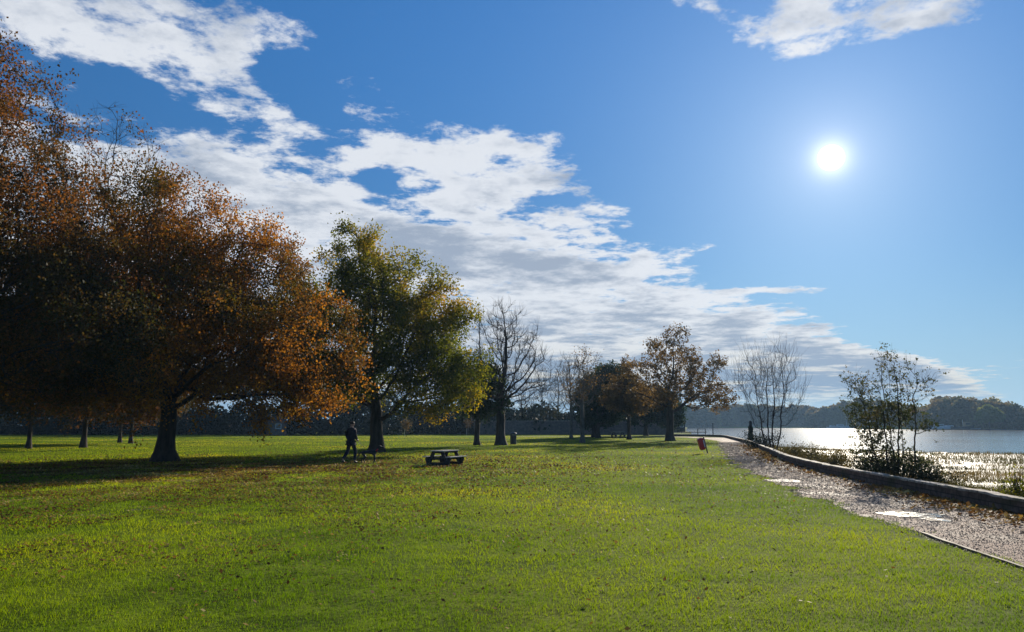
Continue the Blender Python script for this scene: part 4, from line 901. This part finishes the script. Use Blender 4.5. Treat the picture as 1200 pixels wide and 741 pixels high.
# ------------------------------------------------------------------ boats and booms on the far side
def boat(px, d, L_, kind_, lab, rz=0.0, hullmat='white', grp=None):
    root = thing('moored_boat' if kind_ != 'work' else 'work_boat', at(px, d, WATER_Z), lab, 'boat', grp, rz)
    bm = bmesh.new(); rings = []
    for t, w_, zb, zt in ((0, 0.75, 0.0, 0.95), (0.25, 0.95, -0.25, 0.95), (0.55, 1.0, -0.3, 1.0), (0.8, 0.72, -0.25, 1.15), (0.94, 0.32, 0.0, 1.32), (1.0, 0.03, 0.5, 1.42)):
        x_ = (t - 0.5) * L_; b_ = L_ * 0.15 * w_; k = L_ / 8
        rings.append([Vector((x_, -b_, zt * k)), Vector((x_, -b_ * 0.85, (zb + 0.35) * k)), Vector((x_, 0, zb * k)), Vector((x_, b_ * 0.85, (zb + 0.35) * k)), Vector((x_, b_, zt * k))])
    loft(bm, rings); bmesh.ops.recalc_face_normals(bm, faces=bm.faces[:]); link('hull', bm_mesh('hull', bm), M[hullmat], root)
    k = L_ / 8
    if kind_ in ('cruiser', 'work'):
        bm = bmesh.new(); cx, cl, chh = (-0.3, 3.4, 1.0) if kind_ == 'cruiser' else (1.6, 1.9, 1.7)
        loft(bm, [[Vector((cx * k - cl / 2 * k, sy * 0.8 * k, z_)) if 0 else Vector((x_, y_, z_)) for x_, y_ in ((cx * k - cl / 2 * k * q, -0.85 * k * q), (cx * k + cl / 2 * k * q, -0.7 * k * q), (cx * k + cl / 2 * k * q, 0.7 * k * q), (cx * k - cl / 2 * k * q, 0.85 * k * q))] for z_, q in ((0.9 * k, 1.0), ((0.9 + chh) * k, 0.85))])
        bmesh.ops.recalc_face_normals(bm, faces=bm.faces[:]); cb = link('cabin', bm_mesh('cabin', bm), M['white' if kind_ == 'cruiser' else 'ochre'], root)
        for sy in (-1, 1):
            bm = bmesh.new(); add_box(bm, (cx * k, sy * 0.8 * k, (0.95 + chh * 0.55) * k), (cl * 0.7 * k, 0.08 * k, 0.35 * k)); link('window', bm_mesh('window', bm), M['glass'], cb)
    if kind_ in ('sail', 'work'):
        hh = 1.2 * L_ if kind_ == 'sail' else 5.0
        bm = bmesh.new(); add_cyl(bm, (0.3 * k, 0, 0.8 * k), (0.3 * k, 0, hh), 0.09, 0.05, 8); link('mast', bm_mesh('mast', bm, True), M['white'], root)
    return root
gp = 'boats moored on the far bank'
boat(1102, 372, 11, 'cruiser', 'white cabin boat moored at the dark pontoon, leftmost there', 0.05, 'white', gp)
boat(1114, 374, 9, 'cruiser', 'smaller white cabin boat moored right of the leftmost one at the pontoon', -0.1, 'white', gp)
boat(1128, 373, 12, 'work', 'dark-hulled work boat with an ochre wheelhouse and short mast', 0.02, 'navy', gp)
boat(1144, 371, 5, 'open', 'small open white boat right of the work boat', 0.1, 'white', gp)
boat(976, 540, 9, 'cruiser', 'tiny white boat on the bright water, leftmost of the distant group', 0.2, 'white', gp)
boat(985.5, 545, 12, 'cruiser', 'larger white boat in the middle of the distant group on the bright water', 0.0, 'white', gp)
boat(992, 535, 8, 'sail', 'small sailing boat right of the larger white boat in the distance', 0.3, 'white', gp)
boat(1013, 520, 8, 'cruiser', 'lone small white boat seen left of the airy bush', -0.1, 'white', gp)
def boom(px, d, L_, lab, nm='pontoon', grp=None):
    root = thing(nm, at(px, d, WATER_Z), lab, 'pontoon' if nm == 'pontoon' else 'float', grp)
    bm = bmesh.new(); add_box(bm, (0, 0, 0.15), (L_, 1.6, 0.5), bev=0.05); link('deck', bm_mesh('deck', bm), M['dark_wood'], root)
    for x_ in (-L_ * 0.4, L_ * 0.4):
        bm = bmesh.new(); add_cyl(bm, (x_, -0.5, 0.3), (x_, -0.5, 0.62), 0.12, 0.1, 8); link('bollard', bm_mesh('bollard', bm), M['dark_wood'], root)
boom(1124, 362, 27, 'long dark pontoon in front of the moored boats')
for px_, lab in ((1164, 'dark floating boom nearest to the long pontoon'), (1175, 'second dark floating boom right of the long pontoon'), (1187, 'third dark floating boom right of the long pontoon'), (1198, 'dark floating boom at the right edge of the view')):
    boom(px_, 358, 3.4 if px_ != 1164 else 4.2, lab, 'floating_boom', 'floating booms across the river')

# ------------------------------------------------------------------ air
HAZE = 0.00024
if HAZE:
    mh2, g, out = newmat('haze'); pv = g.nodes.new('ShaderNodeVolumePrincipled'); pv.inputs['Density'].default_value = HAZE
    pv.inputs['Color'].default_value = (0.42, 0.68, 1.0, 1); pv.inputs['Anisotropy'].default_value = 0.25
    g.links.new(pv.outputs[0], out.inputs['Volume'])
    bm = bmesh.new(); add_box(bm, (0, 1400, 27.5), (4000, 3000, 61)); o = link('haze', bm_mesh('haze', bm), mh2); tag(o, 'thin blue haze over the park and river', None, None, 'stuff')
